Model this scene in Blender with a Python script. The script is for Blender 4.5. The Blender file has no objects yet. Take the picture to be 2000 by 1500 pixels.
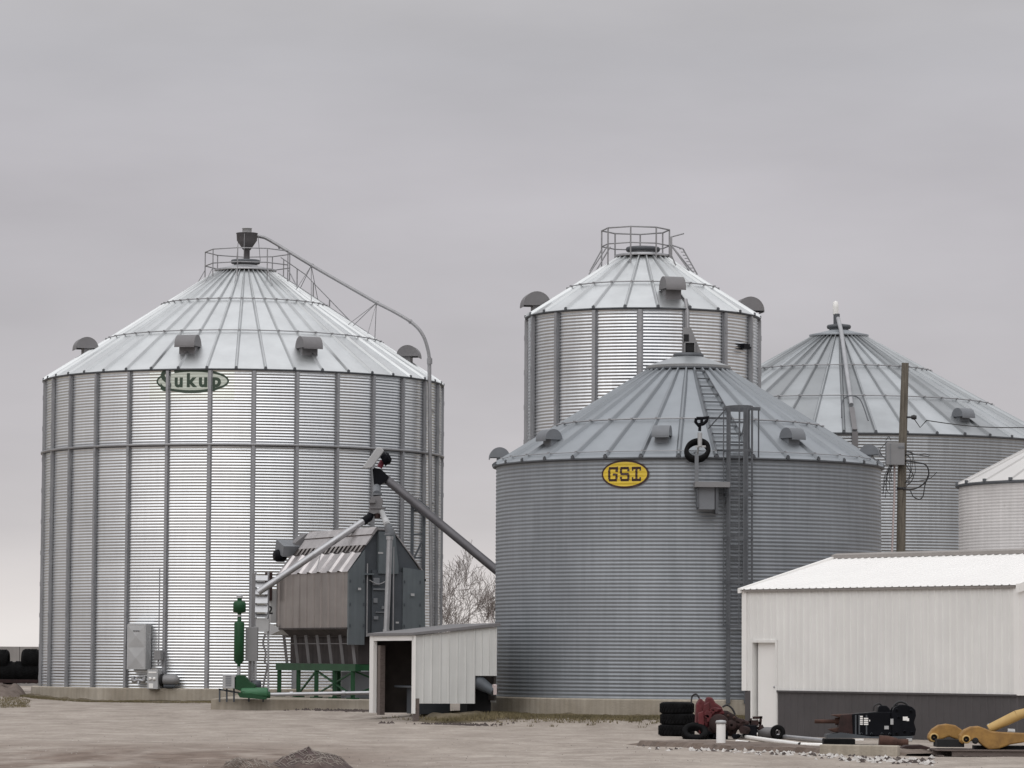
import bpy, math, random
import numpy as np
from mathutils import Vector, Matrix

random.seed(7)
PI = math.pi
R_ = math.radians
sc = bpy.context.scene
COL = sc.collection

# ------------------------------------------------------------------ camera
CAMZ = 1.8
F = 7000.0                        # focal length in pixels of a 2000 px wide frame
HORIZON = 1280.0
PITCH = math.atan((HORIZON - 750.0) / F)
ROLL = R_(0.35)
cd = bpy.data.cameras.new('camera')
cam = bpy.data.objects.new('camera', cd)
COL.objects.link(cam)
cd.sensor_fit = 'HORIZONTAL'
cd.sensor_width = 36.0
cd.lens = 36.0 * F / 2000.0
cd.clip_start = 0.5
cd.clip_end = 8000.0
CROT = Matrix.Rotation(PI / 2 + PITCH, 4, 'X') @ Matrix.Rotation(ROLL, 4, 'Z')
cam.matrix_world = Matrix.Translation((0, 0, CAMZ)) @ CROT
sc.camera = cam

# ------------------------------------------------------------------ exposure
sc.view_settings.view_transform = 'Standard'
sc.view_settings.look = 'None'
sc.view_settings.exposure = 0.0
sc.view_settings.gamma = 1.0
sc.view_settings.use_curve_mapping = False

# ------------------------------------------------------------------ overcast sky
SUN_EL, SUN_AZ = R_(48), R_(200)     # azimuth clockwise from +Y: behind the camera, a little to its left
w = bpy.data.worlds.new('World')
sc.world = w
w.use_nodes = True
nt = w.node_tree
nt.nodes.clear()
N = nt.nodes.new
L = nt.links.new
out = N('ShaderNodeOutputWorld')
bg1 = N('ShaderNodeBackground'); bg2 = N('ShaderNodeBackground'); add = N('ShaderNodeAddShader')
sky = N('ShaderNodeTexSky'); sky.sky_type = 'NISHITA'; sky.sun_disc = False
sky.sun_elevation = SUN_EL; sky.sun_rotation = SUN_AZ; sky.dust_density = 4.0
hs = N('ShaderNodeHueSaturation'); hs.inputs['Saturation'].default_value = 0.12
L(sky.outputs[0], hs.inputs['Color']); L(hs.outputs[0], bg1.inputs['Color'])
bg1.inputs['Strength'].default_value = 0.012      # what little clear-sky light comes through the cloud
tc = N('ShaderNodeTexCoord')
sep = N('ShaderNodeSeparateXYZ'); L(tc.outputs['Generated'], sep.inputs[0])
mp = N('ShaderNodeMapping'); mp.inputs['Scale'].default_value = (4.5, 4.5, 16.0); mp.inputs['Location'].default_value = (1.3, 0.4, 0.2)
L(tc.outputs['Generated'], mp.inputs[0])
no = N('ShaderNodeTexNoise'); no.inputs['Scale'].default_value = 2.2; no.inputs['Detail'].default_value = 5.0
no.inputs['Roughness'].default_value = 0.5
L(mp.outputs[0], no.inputs['Vector'])
rampz = N('ShaderNodeValToRGB')
cr = rampz.color_ramp
cr.elements[0].position = 0.0; cr.elements[0].color = (0.80, 0.76, 0.735, 1)
cr.elements[1].position = 1.0; cr.elements[1].color = (0.98, 0.98, 1.0, 1)
for p, c in ((0.014, (0.72, 0.68, 0.665)), (0.035, (0.56, 0.535, 0.54)), (0.06, (0.50, 0.48, 0.497)), (0.10, (0.472, 0.456, 0.480)),
             (0.132, (0.466, 0.450, 0.478)), (0.165, (0.425, 0.418, 0.442)), (0.19, (0.455, 0.445, 0.46)), (0.45, (0.74, 0.73, 0.745))):
    e = cr.elements.new(p); e.color = c + (1,)
L(sep.outputs['Z'], rampz.inputs[0])
def wm(op, a, b=None, clamp=False):
    n = N('ShaderNodeMath'); n.operation = op; n.use_clamp = clamp
    for i, v in enumerate((a, b)):
        if v is None: continue
        if isinstance(v, (int, float)): n.inputs[i].default_value = v
        else: L(v, n.inputs[i])
    return n.outputs[0]
cl = wm('ADD', wm('MULTIPLY', wm('SUBTRACT', no.outputs['Fac'], 0.5), 0.32), 1.0)
# the cloud deck is thinner, so brighter, on the side behind the camera
by = wm('SUBTRACT', wm('MULTIPLY', sep.outputs['Y'], -1.0), -0.15, True)
hi = wm('MULTIPLY', wm('SUBTRACT', sep.outputs['Z'], 0.12), 2.6, True)
back = wm('ADD', wm('MULTIPLY', wm('MULTIPLY', by, hi), 0.62), wm('MULTIPLY', wm('MULTIPLY', by, wm('SUBTRACT', 1.0, hi)), -0.36))
fac = wm('MULTIPLY', cl, wm('ADD', back, 1.0))
vm = N('ShaderNodeVectorMath'); vm.operation = 'SCALE'
L(rampz.outputs['Color'], vm.inputs[0]); L(fac, vm.inputs['Scale'])
L(vm.outputs[0], bg2.inputs['Color']); bg2.inputs['Strength'].default_value = 1.0
L(bg1.outputs[0], add.inputs[0]); L(bg2.outputs[0], add.inputs[1]); L(add.outputs[0], out.inputs['Surface'])

sd = bpy.data.lights.new('sun', 'SUN')
sd.energy = 0.7; sd.angle = R_(85); sd.color = (1.0, 0.97, 0.93)
so = bpy.data.objects.new('sun', sd); COL.objects.link(so)
sdir = Vector((math.sin(SUN_AZ) * math.cos(SUN_EL), math.cos(SUN_AZ) * math.cos(SUN_EL), math.sin(SUN_EL)))
so.rotation_euler = sdir.to_track_quat('Z', 'Y').to_euler()
so.location = sdir * 60

# ------------------------------------------------------------------ geometry helpers
def ray(px, py):
    return (CROT.to_3x3() @ Vector(((px - 1000.0) / F, (750.0 - py) / F, -1.0)))
def at(px, py, Y):
    """point of the place seen at photo pixel (px, py) when it stands Y metres down the yard"""
    d = ray(px, py)
    return Vector((0, 0, CAMZ)) + d * (Y / d.y)
def on_ground(px, py, z=0.0):
    d = ray(px, py)
    return Vector((0, 0, CAMZ)) + d * ((z - CAMZ) / d.z)
def z_at(px, py, dist):
    d = ray(px, py)
    return CAMZ + dist * d.z / math.hypot(d.x, d.y)

class MB:
    """collects shapes; build() links them as ONE mesh object"""
    def __init__(s): s.v = []; s.f = []; s.m = []; s.sm = []; s.slot = 0; s.smooth = False; s.cuts = []
    def cut(s): s.cuts.append((len(s.v), len(s.f))); return s
    def join(s, q):
        o = len(s.v); s.v += q.v; s.f += [[i + o for i in f] for f in q.f]; s.m += q.m; s.sm += q.sm; return s
    def _add(s, vs, fs):
        o = len(s.v); s.v.extend([tuple(v) for v in vs])
        for f in fs:
            s.f.append([i + o for i in f]); s.m.append(s.slot); s.sm.append(s.smooth)
    def box(s, c, size, ax=None):
        """c centre, size full lengths along axes ax (three vectors)"""
        c = Vector(c); X, Y, Z = ax or (Vector((1, 0, 0)), Vector((0, 1, 0)), Vector((0, 0, 1)))
        hx, hy, hz = (q / 2 for q in size)
        vs = [c + X * hx * i + Y * hy * j + Z * hz * k for k in (-1, 1) for j in (-1, 1) for i in (-1, 1)]
        s._add(vs, [(0, 2, 3, 1), (4, 5, 7, 6), (0, 1, 5, 4), (2, 6, 7, 3), (0, 4, 6, 2), (1, 3, 7, 5)])
        return s
    def bar(s, p, q, w=0.05, h=None):
        p = Vector(p); q = Vector(q); d = q - p; l = d.length; d.normalize()
        u = Vector((0, 0, 1)) if abs(d.z) < 0.95 else Vector((0, 1, 0))
        a = d.cross(u).normalized(); b = a.cross(d)
        return s.box((p + q) / 2, (l, w, h or w), (d, a, b))
    def tube(s, pts, r, n=10, caps=True):
        """tube along points; r a number or one per point"""
        pts = [Vector(p) for p in pts]; k = len(pts)
        rs = r if isinstance(r, (list, tuple)) else [r] * k
        up = None; vs = []; prev = None
        for i, p in enumerate(pts):
            d = (pts[min(i + 1, k - 1)] - pts[max(i - 1, 0)]).normalized()
            if prev is None:
                u = Vector((0, 0, 1)) if abs(d.z) < 0.9 else Vector((1, 0, 0))
                a = d.cross(u).normalized()
            else:
                a = (prev - d * prev.dot(d)).normalized()
            prev = a; b = d.cross(a)
            vs += [p + (a * math.cos(2 * PI * j / n) + b * math.sin(2 * PI * j / n)) * rs[i] for j in range(n)]
        fs = [(i * n + j, i * n + (j + 1) % n, (i + 1) * n + (j + 1) % n, (i + 1) * n + j) for i in range(k - 1) for j in range(n)]
        os = s.smooth; s.smooth = n > 5
        s._add(vs, fs)
        s.smooth = False
        if caps:
            s._add(vs[:n], [tuple(reversed(range(n)))]); s._add(vs[-n:], [tuple(range(n))])
        s.smooth = os
        return s
    def lathe(s, prof, c=(0, 0, 0), n=24, ax=None, smooth=True, a0=0.0, a1=2 * PI):
        """prof list of (r, h) turned about the third axis of ax through c"""
        c = Vector(c); X, Y, Z = ax or (Vector((1, 0, 0)), Vector((0, 1, 0)), Vector((0, 0, 1)))
        full = abs(a1 - a0 - 2 * PI) < 1e-6; m = n if full else n + 1
        vs = [c + (X * math.cos(a0 + (a1 - a0) * j / n) + Y * math.sin(a0 + (a1 - a0) * j / n)) * r + Z * h for r, h in prof for j in range(m)]
        fs = [(i * m + j, i * m + (j + 1) % m, (i + 1) * m + (j + 1) % m, (i + 1) * m + j) for i in range(len(prof) - 1) for j in range(n)]
        os = s.smooth; s.smooth = smooth; s._add(vs, fs); s.smooth = os
        return s
    def prism(s, poly, d):
        """closed 3D polygon pushed along the vector d"""
        d = Vector(d); k = len(poly); a = [Vector(p) for p in poly]; vs = a + [p + d for p in a]
        s._add(vs, [tuple(reversed(range(k))), tuple(range(k, 2 * k))] + [(i, (i + 1) % k, k + (i + 1) % k, k + i) for i in range(k)])
        return s
    def quad(s, a, b, c, d): s._add([a, b, c, d], [(0, 1, 2, 3)]); return s
    def builds(s, name, mats, parent=None, bevel=0.0):
        """one object for each run of shapes between cuts"""
        cs = [(0, 0)] + s.cuts + [(len(s.v), len(s.f))]
        for (v0, f0), (v1, f1) in zip(cs, cs[1:]):
            if f1 == f0: continue
            q = MB(); q.v = s.v[v0:v1]; q.f = [[i - v0 for i in f] for f in s.f[f0:f1]]; q.m = s.m[f0:f1]; q.sm = s.sm[f0:f1]
            q.build(name, mats, parent, bevel=bevel)
    def build(s, name, mats, parent=None, loc=None, bevel=0.0):
        """vertices are given in world space; the object sits at its parent's place, or at loc"""
        o0 = Vector((0, 0, 0))
        if parent is not None: o0 = Vector(parent['_o'])
        elif loc is not None: o0 = Vector(loc)
        me = bpy.data.meshes.new(name)
        me.from_pydata([(v[0] - o0.x, v[1] - o0.y, v[2] - o0.z) for v in s.v], [], s.f)
        for m in (mats if isinstance(mats, (list, tuple)) else [mats]): me.materials.append(m)
        me.polygons.foreach_set('material_index', s.m)
        me.polygons.foreach_set('use_smooth', s.sm)
        me.validate(); me.update()
        at_ = me.attributes.new('tint', 'FLOAT', 'FACE'); at_.data.foreach_set('value', [1.0] * len(me.polygons))
        ob = bpy.data.objects.new(name, me); COL.objects.link(ob)
        ob['_o'] = tuple(o0)
        if parent is not None: ob.parent = parent
        else: ob.location = o0
        if bevel:
            b = ob.modifiers.new('edge', 'BEVEL'); b.width = bevel; b.segments = 2; b.limit_method = 'ANGLE'
        return ob

def thing(name, loc, label, cat, group=None):
    o = bpy.data.objects.new(name, None); COL.objects.link(o)
    o.location = loc; o['_o'] = tuple(loc); o.empty_display_size = 0.3
    return tag(o, label, cat, group)
def tag(o, label, cat, group=None, kind=None):
    o['label'] = label; o['category'] = cat
    if group: o['group'] = group
    if kind: o['kind'] = kind
    return o
def struct(o, kind='structure'):
    o['kind'] = kind; return o
def dup(root, loc, rotz=0.0, label=None, scale=None):
    """a copy of a thing, its parts and their sub-parts"""
    r = root.copy(); COL.objects.link(r); r.location = loc; r.rotation_euler = (0, 0, rotz)
    if scale: r.scale = scale
    if label: r['label'] = label
    for ch in list(root.children):
        c = ch.copy(); COL.objects.link(c); c.parent = r
        for g in list(ch.children):
            d = g.copy(); COL.objects.link(d); d.parent = c
    return r
def text_flat(txt, size=1.0, bold=0.0):
    cu = bpy.data.curves.new('lettering', 'FONT'); cu.body = txt; cu.size = size; cu.offset = bold; cu.resolution_u = 4
    ob = bpy.data.objects.new('lettering', cu); COL.objects.link(ob)
    dg = bpy.context.evaluated_depsgraph_get()
    me = bpy.data.meshes.new_from_object(ob.evaluated_get(dg))
    vs = [v.co.copy() for v in me.vertices]; fs = [list(p.vertices) for p in me.polygons]
    bpy.data.objects.remove(ob); bpy.data.curves.remove(cu); bpy.data.meshes.remove(me)
    return vs, fs

# ------------------------------------------------------------------ materials
def mat(name, col, rough=0.6, metal=0.0, var=0.12, scale=3.0, bump=0.0, bscale=40.0, col2=None, stretch=(1, 1, 1), tint=False, spec=None, rvar=0.0, streak=0.0):
    m = bpy.data.materials.new(name); m.use_nodes = True
    t = m.node_tree; p = t.nodes['Principled BSDF']; n = t.nodes.new; l = t.links.new
    p.inputs['Roughness'].default_value = rough; p.inputs['Metallic'].default_value = metal
    if spec is not None: p.inputs['Specular IOR Level'].default_value = spec
    tcn = n('ShaderNodeTexCoord'); mpn = n('ShaderNodeMapping'); mpn.inputs['Scale'].default_value = stretch
    l(tcn.outputs['Object'], mpn.inputs[0])
    nz = n('ShaderNodeTexNoise'); nz.inputs['Scale'].default_value = scale; nz.inputs['Detail'].default_value = 6.0
    nz.inputs['Roughness'].default_value = 0.6
    l(mpn.outputs[0], nz.inputs['Vector'])
    rp = n('ShaderNodeValToRGB'); rp.color_ramp.elements[0].position = 0.3; rp.color_ramp.elements[1].position = 0.7
    c2 = col2 or tuple(min(1.0, c * (1 + var)) for c in col); c1 = col if col2 else tuple(c * (1 - var) for c in col)
    rp.color_ramp.elements[0].color = tuple(c1) + (1,); rp.color_ramp.elements[1].color = tuple(c2) + (1,)
    l(nz.outputs['Fac'], rp.inputs[0])
    c = rp.outputs[0]
    def mul(c, fac):
        mx = n('ShaderNodeVectorMath'); mx.operation = 'SCALE'; l(c, mx.inputs[0]); l(fac, mx.inputs['Scale']); return mx.outputs[0]
    if streak:      # dirt that rain has drawn down the sheet
        ms = n('ShaderNodeMapping'); ms.inputs['Scale'].default_value = (5, 5, 0.25); l(tcn.outputs['Object'], ms.inputs[0])
        ns = n('ShaderNodeTexNoise'); ns.inputs['Scale'].default_value = 1.6; ns.inputs['Detail'].default_value = 5; l(ms.outputs[0], ns.inputs['Vector'])
        mr = n('ShaderNodeMapRange'); mr.inputs[1].default_value = 0.35; mr.inputs[2].default_value = 0.65; mr.inputs[3].default_value = 1 - streak; mr.inputs[4].default_value = 1.0
        l(ns.outputs['Fac'], mr.inputs[0]); c = mul(c, mr.outputs[0])
    if tint:
        a = n('ShaderNodeAttribute'); a.attribute_name = 'tint'; c = mul(c, a.outputs['Fac'])
    l(c, p.inputs['Base Color'])
    if rvar:
        mr = n('ShaderNodeMapRange'); mr.inputs[3].default_value = rough - rvar; mr.inputs[4].default_value = rough + rvar
        l(nz.outputs['Fac'], mr.inputs[0]); l(mr.outputs[0], p.inputs['Roughness'])
    if bump:
        nb = n('ShaderNodeTexNoise'); nb.inputs['Scale'].default_value = bscale; nb.inputs['Detail'].default_value = 4
        l(mpn.outputs[0], nb.inputs['Vector'])
        b = n('ShaderNodeBump'); b.inputs['Strength'].default_value = 1.0; b.inputs['Distance'].default_value = bump
        l(nb.outputs['Fac'], b.inputs['Height']); l(b.outputs[0], p.inputs['Normal'])
    return m

M = {}
M['galv_new'] = mat('galvanized sheet, bright', (0.69, 0.71, 0.727), 0.28, 1.0, 0.04, 1.0, tint=True, streak=0.06)
M['galv_mid'] = mat('galvanized sheet, a few years old', (0.62, 0.637, 0.655), 0.29, 1.0, 0.05, 1.0, tint=True, streak=0.08)
M['galv_old'] = mat('galvanized sheet, dull', (0.262, 0.282, 0.306), 0.48, 0.45, 0.06, 1.0, tint=True, streak=0.12)
M['galv_old2'] = mat('galvanized sheet, weathered', (0.36, 0.378, 0.395), 0.38, 0.85, 0.07, 1.0, tint=True, streak=0.12)
M['roof_new'] = mat('roof sheet, bright', (0.66, 0.68, 0.69), 0.40, 0.9, 0.07, 1.2, tint=True, rvar=0.05)
M['roof_old'] = mat('roof sheet, dull', (0.315, 0.338, 0.362), 0.55, 0.6, 0.08, 1.0, tint=True, rvar=0.05)
M['roof_old2'] = mat('roof sheet, weathered', (0.39, 0.41, 0.425), 0.45, 0.7, 0.10, 0.9, tint=True, rvar=0.06)
M['stiff'] = mat('galvanized channel', (0.33, 0.335, 0.35), 0.5, 0.7, 0.08, 2.0)
M['vent'] = mat('grey vent sheet', (0.175, 0.17, 0.175), 0.6, 0.2, 0.08, 3.0)
M['cyc'] = mat('dark grey hopper sheet', (0.10, 0.095, 0.10), 0.6, 0.2, 0.1, 3.0)
M['vent_dull'] = mat('grey vent sheet, blue', (0.17, 0.18, 0.195), 0.6, 0.2, 0.08, 3.0)
M['dark'] = mat('dark gap', (0.012, 0.012, 0.013), 0.9, 0.0, 0.2, 4.0)  # black parts, and the shade of openings put in as colour
M['rail'] = mat('galvanized pipe', (0.30, 0.30, 0.31), 0.5, 0.6, 0.1, 4.0)
M['rail_dk'] = mat('grey painted steel', (0.10, 0.107, 0.118), 0.55, 0.3, 0.15, 4.0)
M['pipe'] = mat('galvanized tube', (0.42, 0.425, 0.44), 0.45, 0.8, 0.12, 2.0)
M['pipe_dk'] = mat('dull steel tube', (0.105, 0.102, 0.110), 0.5, 0.5, 0.15, 2.0)
M['concrete'] = mat('concrete', (0.25, 0.215, 0.165), 0.9, 0.0, 0.2, 0.55, bump=0.01, bscale=25, col2=(0.47, 0.425, 0.36), streak=0.18)
M['lean_w'] = mat('dulled white sheet', (0.60, 0.605, 0.59), 0.5, 0.0, 0.06, 1.0, streak=0.10)
M['ring_w'] = mat('white painted sheet', (0.76, 0.755, 0.735), 0.5, 0.0, 0.04, 1.0, streak=0.06)
M['white'] = mat('white paint', (0.80, 0.79, 0.77), 0.45, 0.0, 0.03, 1.0)
M['white_roof'] = mat('white roof sheet', (0.77, 0.76, 0.745), 0.55, 0.0, 0.025, 0.6)
M['white_roof_dull'] = mat('dulled white roof sheet', (0.56, 0.55, 0.54), 0.55, 0.0, 0.06, 0.8, tint=True)
M['white_bin'] = mat('white painted bin sheet', (0.56, 0.545, 0.54), 0.5, 0.0, 0.08, 0.8, tint=True, streak=0.12)
M['wains'] = mat('charcoal siding', (0.070, 0.064, 0.066), 0.65, 0.0, 0.12, 1.2)
M['ridge'] = mat('grey ridge flashing', (0.27, 0.25, 0.235), 0.6, 0.1, 0.1, 1.5)
M['brown_screen'] = mat('perforated dryer screen, tan with dust', (0.30, 0.272, 0.258), 0.38, 0.75, 0.15, 0.7, col2=(0.385, 0.355, 0.34), stretch=(1, 1, 1.6), streak=0.10)
M['steel_blue'] = mat('blue grey dryer steel', (0.15, 0.172, 0.185), 0.45, 0.5, 0.10, 1.2, streak=0.12)
M['steel_dk'] = mat('dark dryer steel', (0.070, 0.079, 0.090), 0.5, 0.3, 0.2, 1.5)
M['dry_roof'] = mat('dryer roof sheet', (0.50, 0.475, 0.475), 0.36, 0.8, 0.2, 1.8)
M['plenum'] = mat('dark plenum', (0.055, 0.045, 0.045), 0.8, 0.1, 0.3, 1.5, streak=0.4)  # dark streaked brown of the plenum, skirt and roof band
M['green'] = mat('green enamel', (0.010, 0.055, 0.021), 0.5, 0.0, 0.25, 2.0, spec=0.3)
M['green_lt'] = mat('green enamel, faded', (0.035, 0.13, 0.06), 0.55, 0.0, 0.15, 2.0)
M['ltgrey'] = mat('light grey enclosure', (0.40, 0.405, 0.41), 0.5, 0.2, 0.08, 2.0)
M['grey'] = mat('mid grey enclosure', (0.22, 0.22, 0.225), 0.5, 0.2, 0.08, 2.0)
M['black'] = mat('black rubber', (0.008, 0.008, 0.0085), 0.7, 0.0, 0.4, 5.0, bump=0.004, bscale=30, spec=0.06)
M['black_paint'] = mat('black paint', (0.006, 0.0065, 0.009), 0.45, 0.0, 0.3, 3.0, spec=0.08)
M['maroon'] = mat('dark red motor', (0.16, 0.012, 0.03), 0.5, 0.0, 0.2, 3.0)
M['red'] = mat('red implement paint', (0.085, 0.006, 0.009), 0.6, 0.0, 0.35, 4.0, bump=0.006, bscale=14)
M['redbrown'] = mat('rusty dark red iron', (0.026, 0.011, 0.010), 0.8, 0.1, 0.5, 5.0, bump=0.006, bscale=14)
M['rust'] = mat('rust', (0.062, 0.030, 0.022), 0.9, 0.1, 0.4, 6.0, bump=0.004, bscale=40)
M['yellow'] = mat('yellow machine paint', (0.19, 0.10, 0.028), 0.65, 0.0, 0.16, 5.0, col2=(0.36, 0.20, 0.05), bump=0.004, bscale=12)
M['yellow_lt'] = mat('pale yellow machine paint', (0.45, 0.30, 0.11), 0.6, 0.0, 0.12, 4.0)
M['sign_y'] = mat('sign yellow', (0.62, 0.44, 0.035), 0.45, 0.0, 0.05, 2.0)
M['sign_dk'] = mat('sign dark brown', (0.035, 0.012, 0.010), 0.5, 0.0, 0.1, 2.0)
M['decal'] = mat('pale decal film', (0.66, 0.69, 0.655), 0.29, 1.0, 0.04, 1.0)
M['decal_in'] = mat('pale green decal', (0.55, 0.595, 0.53), 0.45, 0.45, 0.05, 2.0)
M['decal_dk'] = mat('dark green decal', (0.035, 0.06, 0.04), 0.5, 0.1, 0.1, 2.0)
M['wood'] = mat('weathered pole wood', (0.072, 0.062, 0.050), 0.9, 0.0, 0.3, 4.0, col2=(0.175, 0.155, 0.125), stretch=(6, 6, 0.5), bump=0.01, bscale=10)
M['pallet'] = mat('grey pallet wood', (0.13, 0.105, 0.095), 0.9, 0.0, 0.25, 5.0, stretch=(1, 6, 6))
M['bark'] = mat('bare branch bark', (0.15, 0.128, 0.118), 0.9, 0.0, 0.25, 3.0)
M['wire'] = mat('black cable', (0.02, 0.02, 0.022), 0.6, 0.0, 0.1, 3.0)
M['pink'] = mat('pale plastic conduit', (0.45, 0.38, 0.37), 0.6, 0.0, 0.1, 2.0)
M['dirt'] = mat('brown dirt', (0.085, 0.062, 0.05), 0.95, 0.0, 0.3, 3.0, col2=(0.19, 0.15, 0.125), bump=0.05, bscale=9)
M['grass_soil'] = mat('soil with thin grass', (0.070, 0.056, 0.036), 0.95, 0.0, 0.3, 1.2, col2=(0.165, 0.135, 0.088), bump=0.03, bscale=12)
M['purple'] = mat('maroon tarp cloth', (0.060, 0.040, 0.040), 0.9, 0.0, 0.25, 4.0, col2=(0.115, 0.085, 0.075), bump=0.02, bscale=14)
M['net'] = mat('pale plastic netting', (0.30, 0.265, 0.235), 0.8, 0.0, 0.2, 5.0)
M['stone'] = mat('broken pale stone', (0.35, 0.33, 0.31), 0.85, 0.0, 0.3, 6.0, col2=(0.60, 0.58, 0.56))
M['stone_dk'] = mat('broken dark stone', (0.07, 0.055, 0.05), 0.9, 0.0, 0.3, 6.0)
M['grass'] = mat('dry olive grass', (0.10, 0.085, 0.042), 0.9, 0.0, 0.3, 0.8, col2=(0.19, 0.155, 0.085))
M['bunker'] = mat('grey bunker wall', (0.27, 0.255, 0.245), 0.9, 0.0, 0.12, 0.6, streak=0.15)
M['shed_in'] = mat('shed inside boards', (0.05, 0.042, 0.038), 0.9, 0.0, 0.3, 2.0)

# ------------------------------------------------------------------ ground
def hash2(i, j):
    return math.modf(math.sin(i * 127.1 + j * 311.7) * 43758.5453)[0]
def vnoise(x, y):
    i, j = math.floor(x), math.floor(y); u, v = x - i, y - j
    u = u * u * (3 - 2 * u); v = v * v * (3 - 2 * v)
    a, b, c, d = hash2(i, j), hash2(i + 1, j), hash2(i, j + 1), hash2(i + 1, j + 1)
    return (a * (1 - u) + b * u) * (1 - v) + (c * (1 - u) + d * u) * v
def sstep(a, b, x):
    t = min(1.0, max(0.0, (x - a) / (b - a))); return t * t * (3 - 2 * t)
def gz(x, y):
    z = 0.03 * vnoise(x * 0.35, y * 0.12) + 0.015 * vnoise(x * 1.3, y * 0.6)
    r = math.hypot(x - 4.9, y - 100.0)
    z += 0.20 * (1 - sstep(6.4, 9.5, r))                       # the bank the front bin stands on
    z += 0.12 * sstep(99, 107, y) * sstep(2.5, -1, x)          # the yard rises a little behind the lean-to
    if x < -8.5: z += 0.22 * sstep(-14.0, -19.0, x) * sstep(110, 124, y)
    return z
def axis(a, b, fine, coarse):
    v = []; x = a
    while x < b: v.append(x); x += fine
    v.append(b)
    e = b; stp = fine
    while e < coarse: stp *= 1.5; e += stp; v.append(e)
    return v
xs = axis(0, 26, 0.4, 2500); xs = sorted(set([-q for q in xs] + xs))
ys = sorted(set([-q for q in axis(0, 1, 5, 400)] + axis(0, 50, 5, 50) + axis(50, 128, 0.5, 6000)))
nx, ny = len(xs), len(ys)
b = MB(); b.smooth = True
b._add([(x, y, gz(x, y) if 40 < y < 400 and abs(x) < 60 else 0.0) for y in ys for x in xs],
       [(j * nx + i, j * nx + i + 1, (j + 1) * nx + i + 1, (j + 1) * nx + i) for j in range(ny - 1) for i in range(nx - 1)])
def ground_mat():
    m = bpy.data.materials.new('gravel yard'); m.use_nodes = True
    t = m.node_tree; p = t.nodes['Principled BSDF']; n = t.nodes.new; l = t.links.new
    p.inputs['Roughness'].default_value = 0.95; p.inputs['Specular IOR Level'].default_value = 0.25
    tcn = n('ShaderNodeTexCoord')
    def noise(sc_, s, d=6.0, r=0.6):
        mpn = n('ShaderNodeMapping'); mpn.inputs['Scale'].default_value = s; l(tcn.outputs['Object'], mpn.inputs[0])
        q = n('ShaderNodeTexNoise'); q.inputs['Scale'].default_value = sc_; q.inputs['Detail'].default_value = d; q.inputs['Roughness'].default_value = r
        l(mpn.outputs[0], q.inputs['Vector']); return q.outputs['Fac']
    def ramp(f, a, b, ca, cb):
        r = n('ShaderNodeValToRGB'); r.color_ramp.elements[0].position = a; r.color_ramp.elements[1].position = b
        r.color_ramp.elements[0].color = ca + (1,); r.color_ramp.elements[1].color = cb + (1,); l(f, r.inputs[0]); return r.outputs[0]
    def mix(f, a, b):
        x = n('ShaderNodeMix'); x.data_type = 'RGBA'; l(f, x.inputs[0]); l(a, x.inputs[6]); l(b, x.inputs[7]); return x.outputs[2]
    base = ramp(noise(0.8, (0.9, 0.30, 1), 8, 0.65), 0.32, 0.68, (0.265, 0.226, 0.194), (0.435, 0.385, 0.338))
    wheel = ramp(noise(1.7, (0.7, 0.42, 1), 6), 0.42, 0.64, (0.265, 0.228, 0.198), (0.43, 0.382, 0.338))
    c = mix(ramp(noise(0.3, (1, 0.4, 1), 3), 0.35, 0.65, (0.25,) * 3, (0.75,) * 3), base, wheel)
    speck = ramp(noise(9.0, (1, 1, 1), 3, 0.7), 0.4, 0.6, (0.86,) * 3, (1.08,) * 3)
    mu = n('ShaderNodeMix'); mu.data_type = 'RGBA'; mu.blend_type = 'MULTIPLY'; mu.inputs[0].default_value = 1.0
    l(c, mu.inputs[6]); l(speck, mu.inputs[7]); c = mu.outputs[2]
    # wet brown dirt tracked over the near left of the yard
    sp = n('ShaderNodeSeparateXYZ'); l(tcn.outputs['Object'], sp.inputs[0])
    def mrange(v, a, b):
        r = n('ShaderNodeMapRange'); r.inputs[1].default_value = a; r.inputs[2].default_value = b; r.clamp = True; l(v, r.inputs[0]); return r.outputs[0]
    def m2(op, a, b):
        q = n('ShaderNodeMath'); q.operation = op
        for i, v in enumerate((a, b)):
            if isinstance(v, float): q.inputs[i].default_value = v
            else: l(v, q.inputs[i])
        return q.outputs[0]
    near = m2('MULTIPLY', mrange(sp.outputs['Y'], 76.0, 64.0), mrange(sp.outputs['X'], -0.5, -4.0))
    patch = mrange(noise(1.0, (0.5, 0.16, 1), 6), 0.36, 0.52)
    c = mix(m2('MULTIPLY', near, patch), c, ramp(noise(2.0, (1, 0.4, 1)), 0.3, 0.7, (0.12, 0.088, 0.070), (0.25, 0.198, 0.165)))
    # fields beyond the yard
    far = mrange(sp.outputs['Y'], 150.0, 190.0)
    c = mix(far, c, ramp(noise(0.02, (1, 1, 1)), 0.3, 0.7, (0.12, 0.105, 0.06), (0.22, 0.19, 0.12)))
    l(c, p.inputs['Base Color'])
    bm = n('ShaderNodeBump'); bm.inputs['Distance'].default_value = 0.03; l(noise(14.0, (1, 1, 1), 4), bm.inputs['Height']); l(bm.outputs[0], p.inputs['Normal'])
    return m
struct(b.build('ground', ground_mat()))

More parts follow.
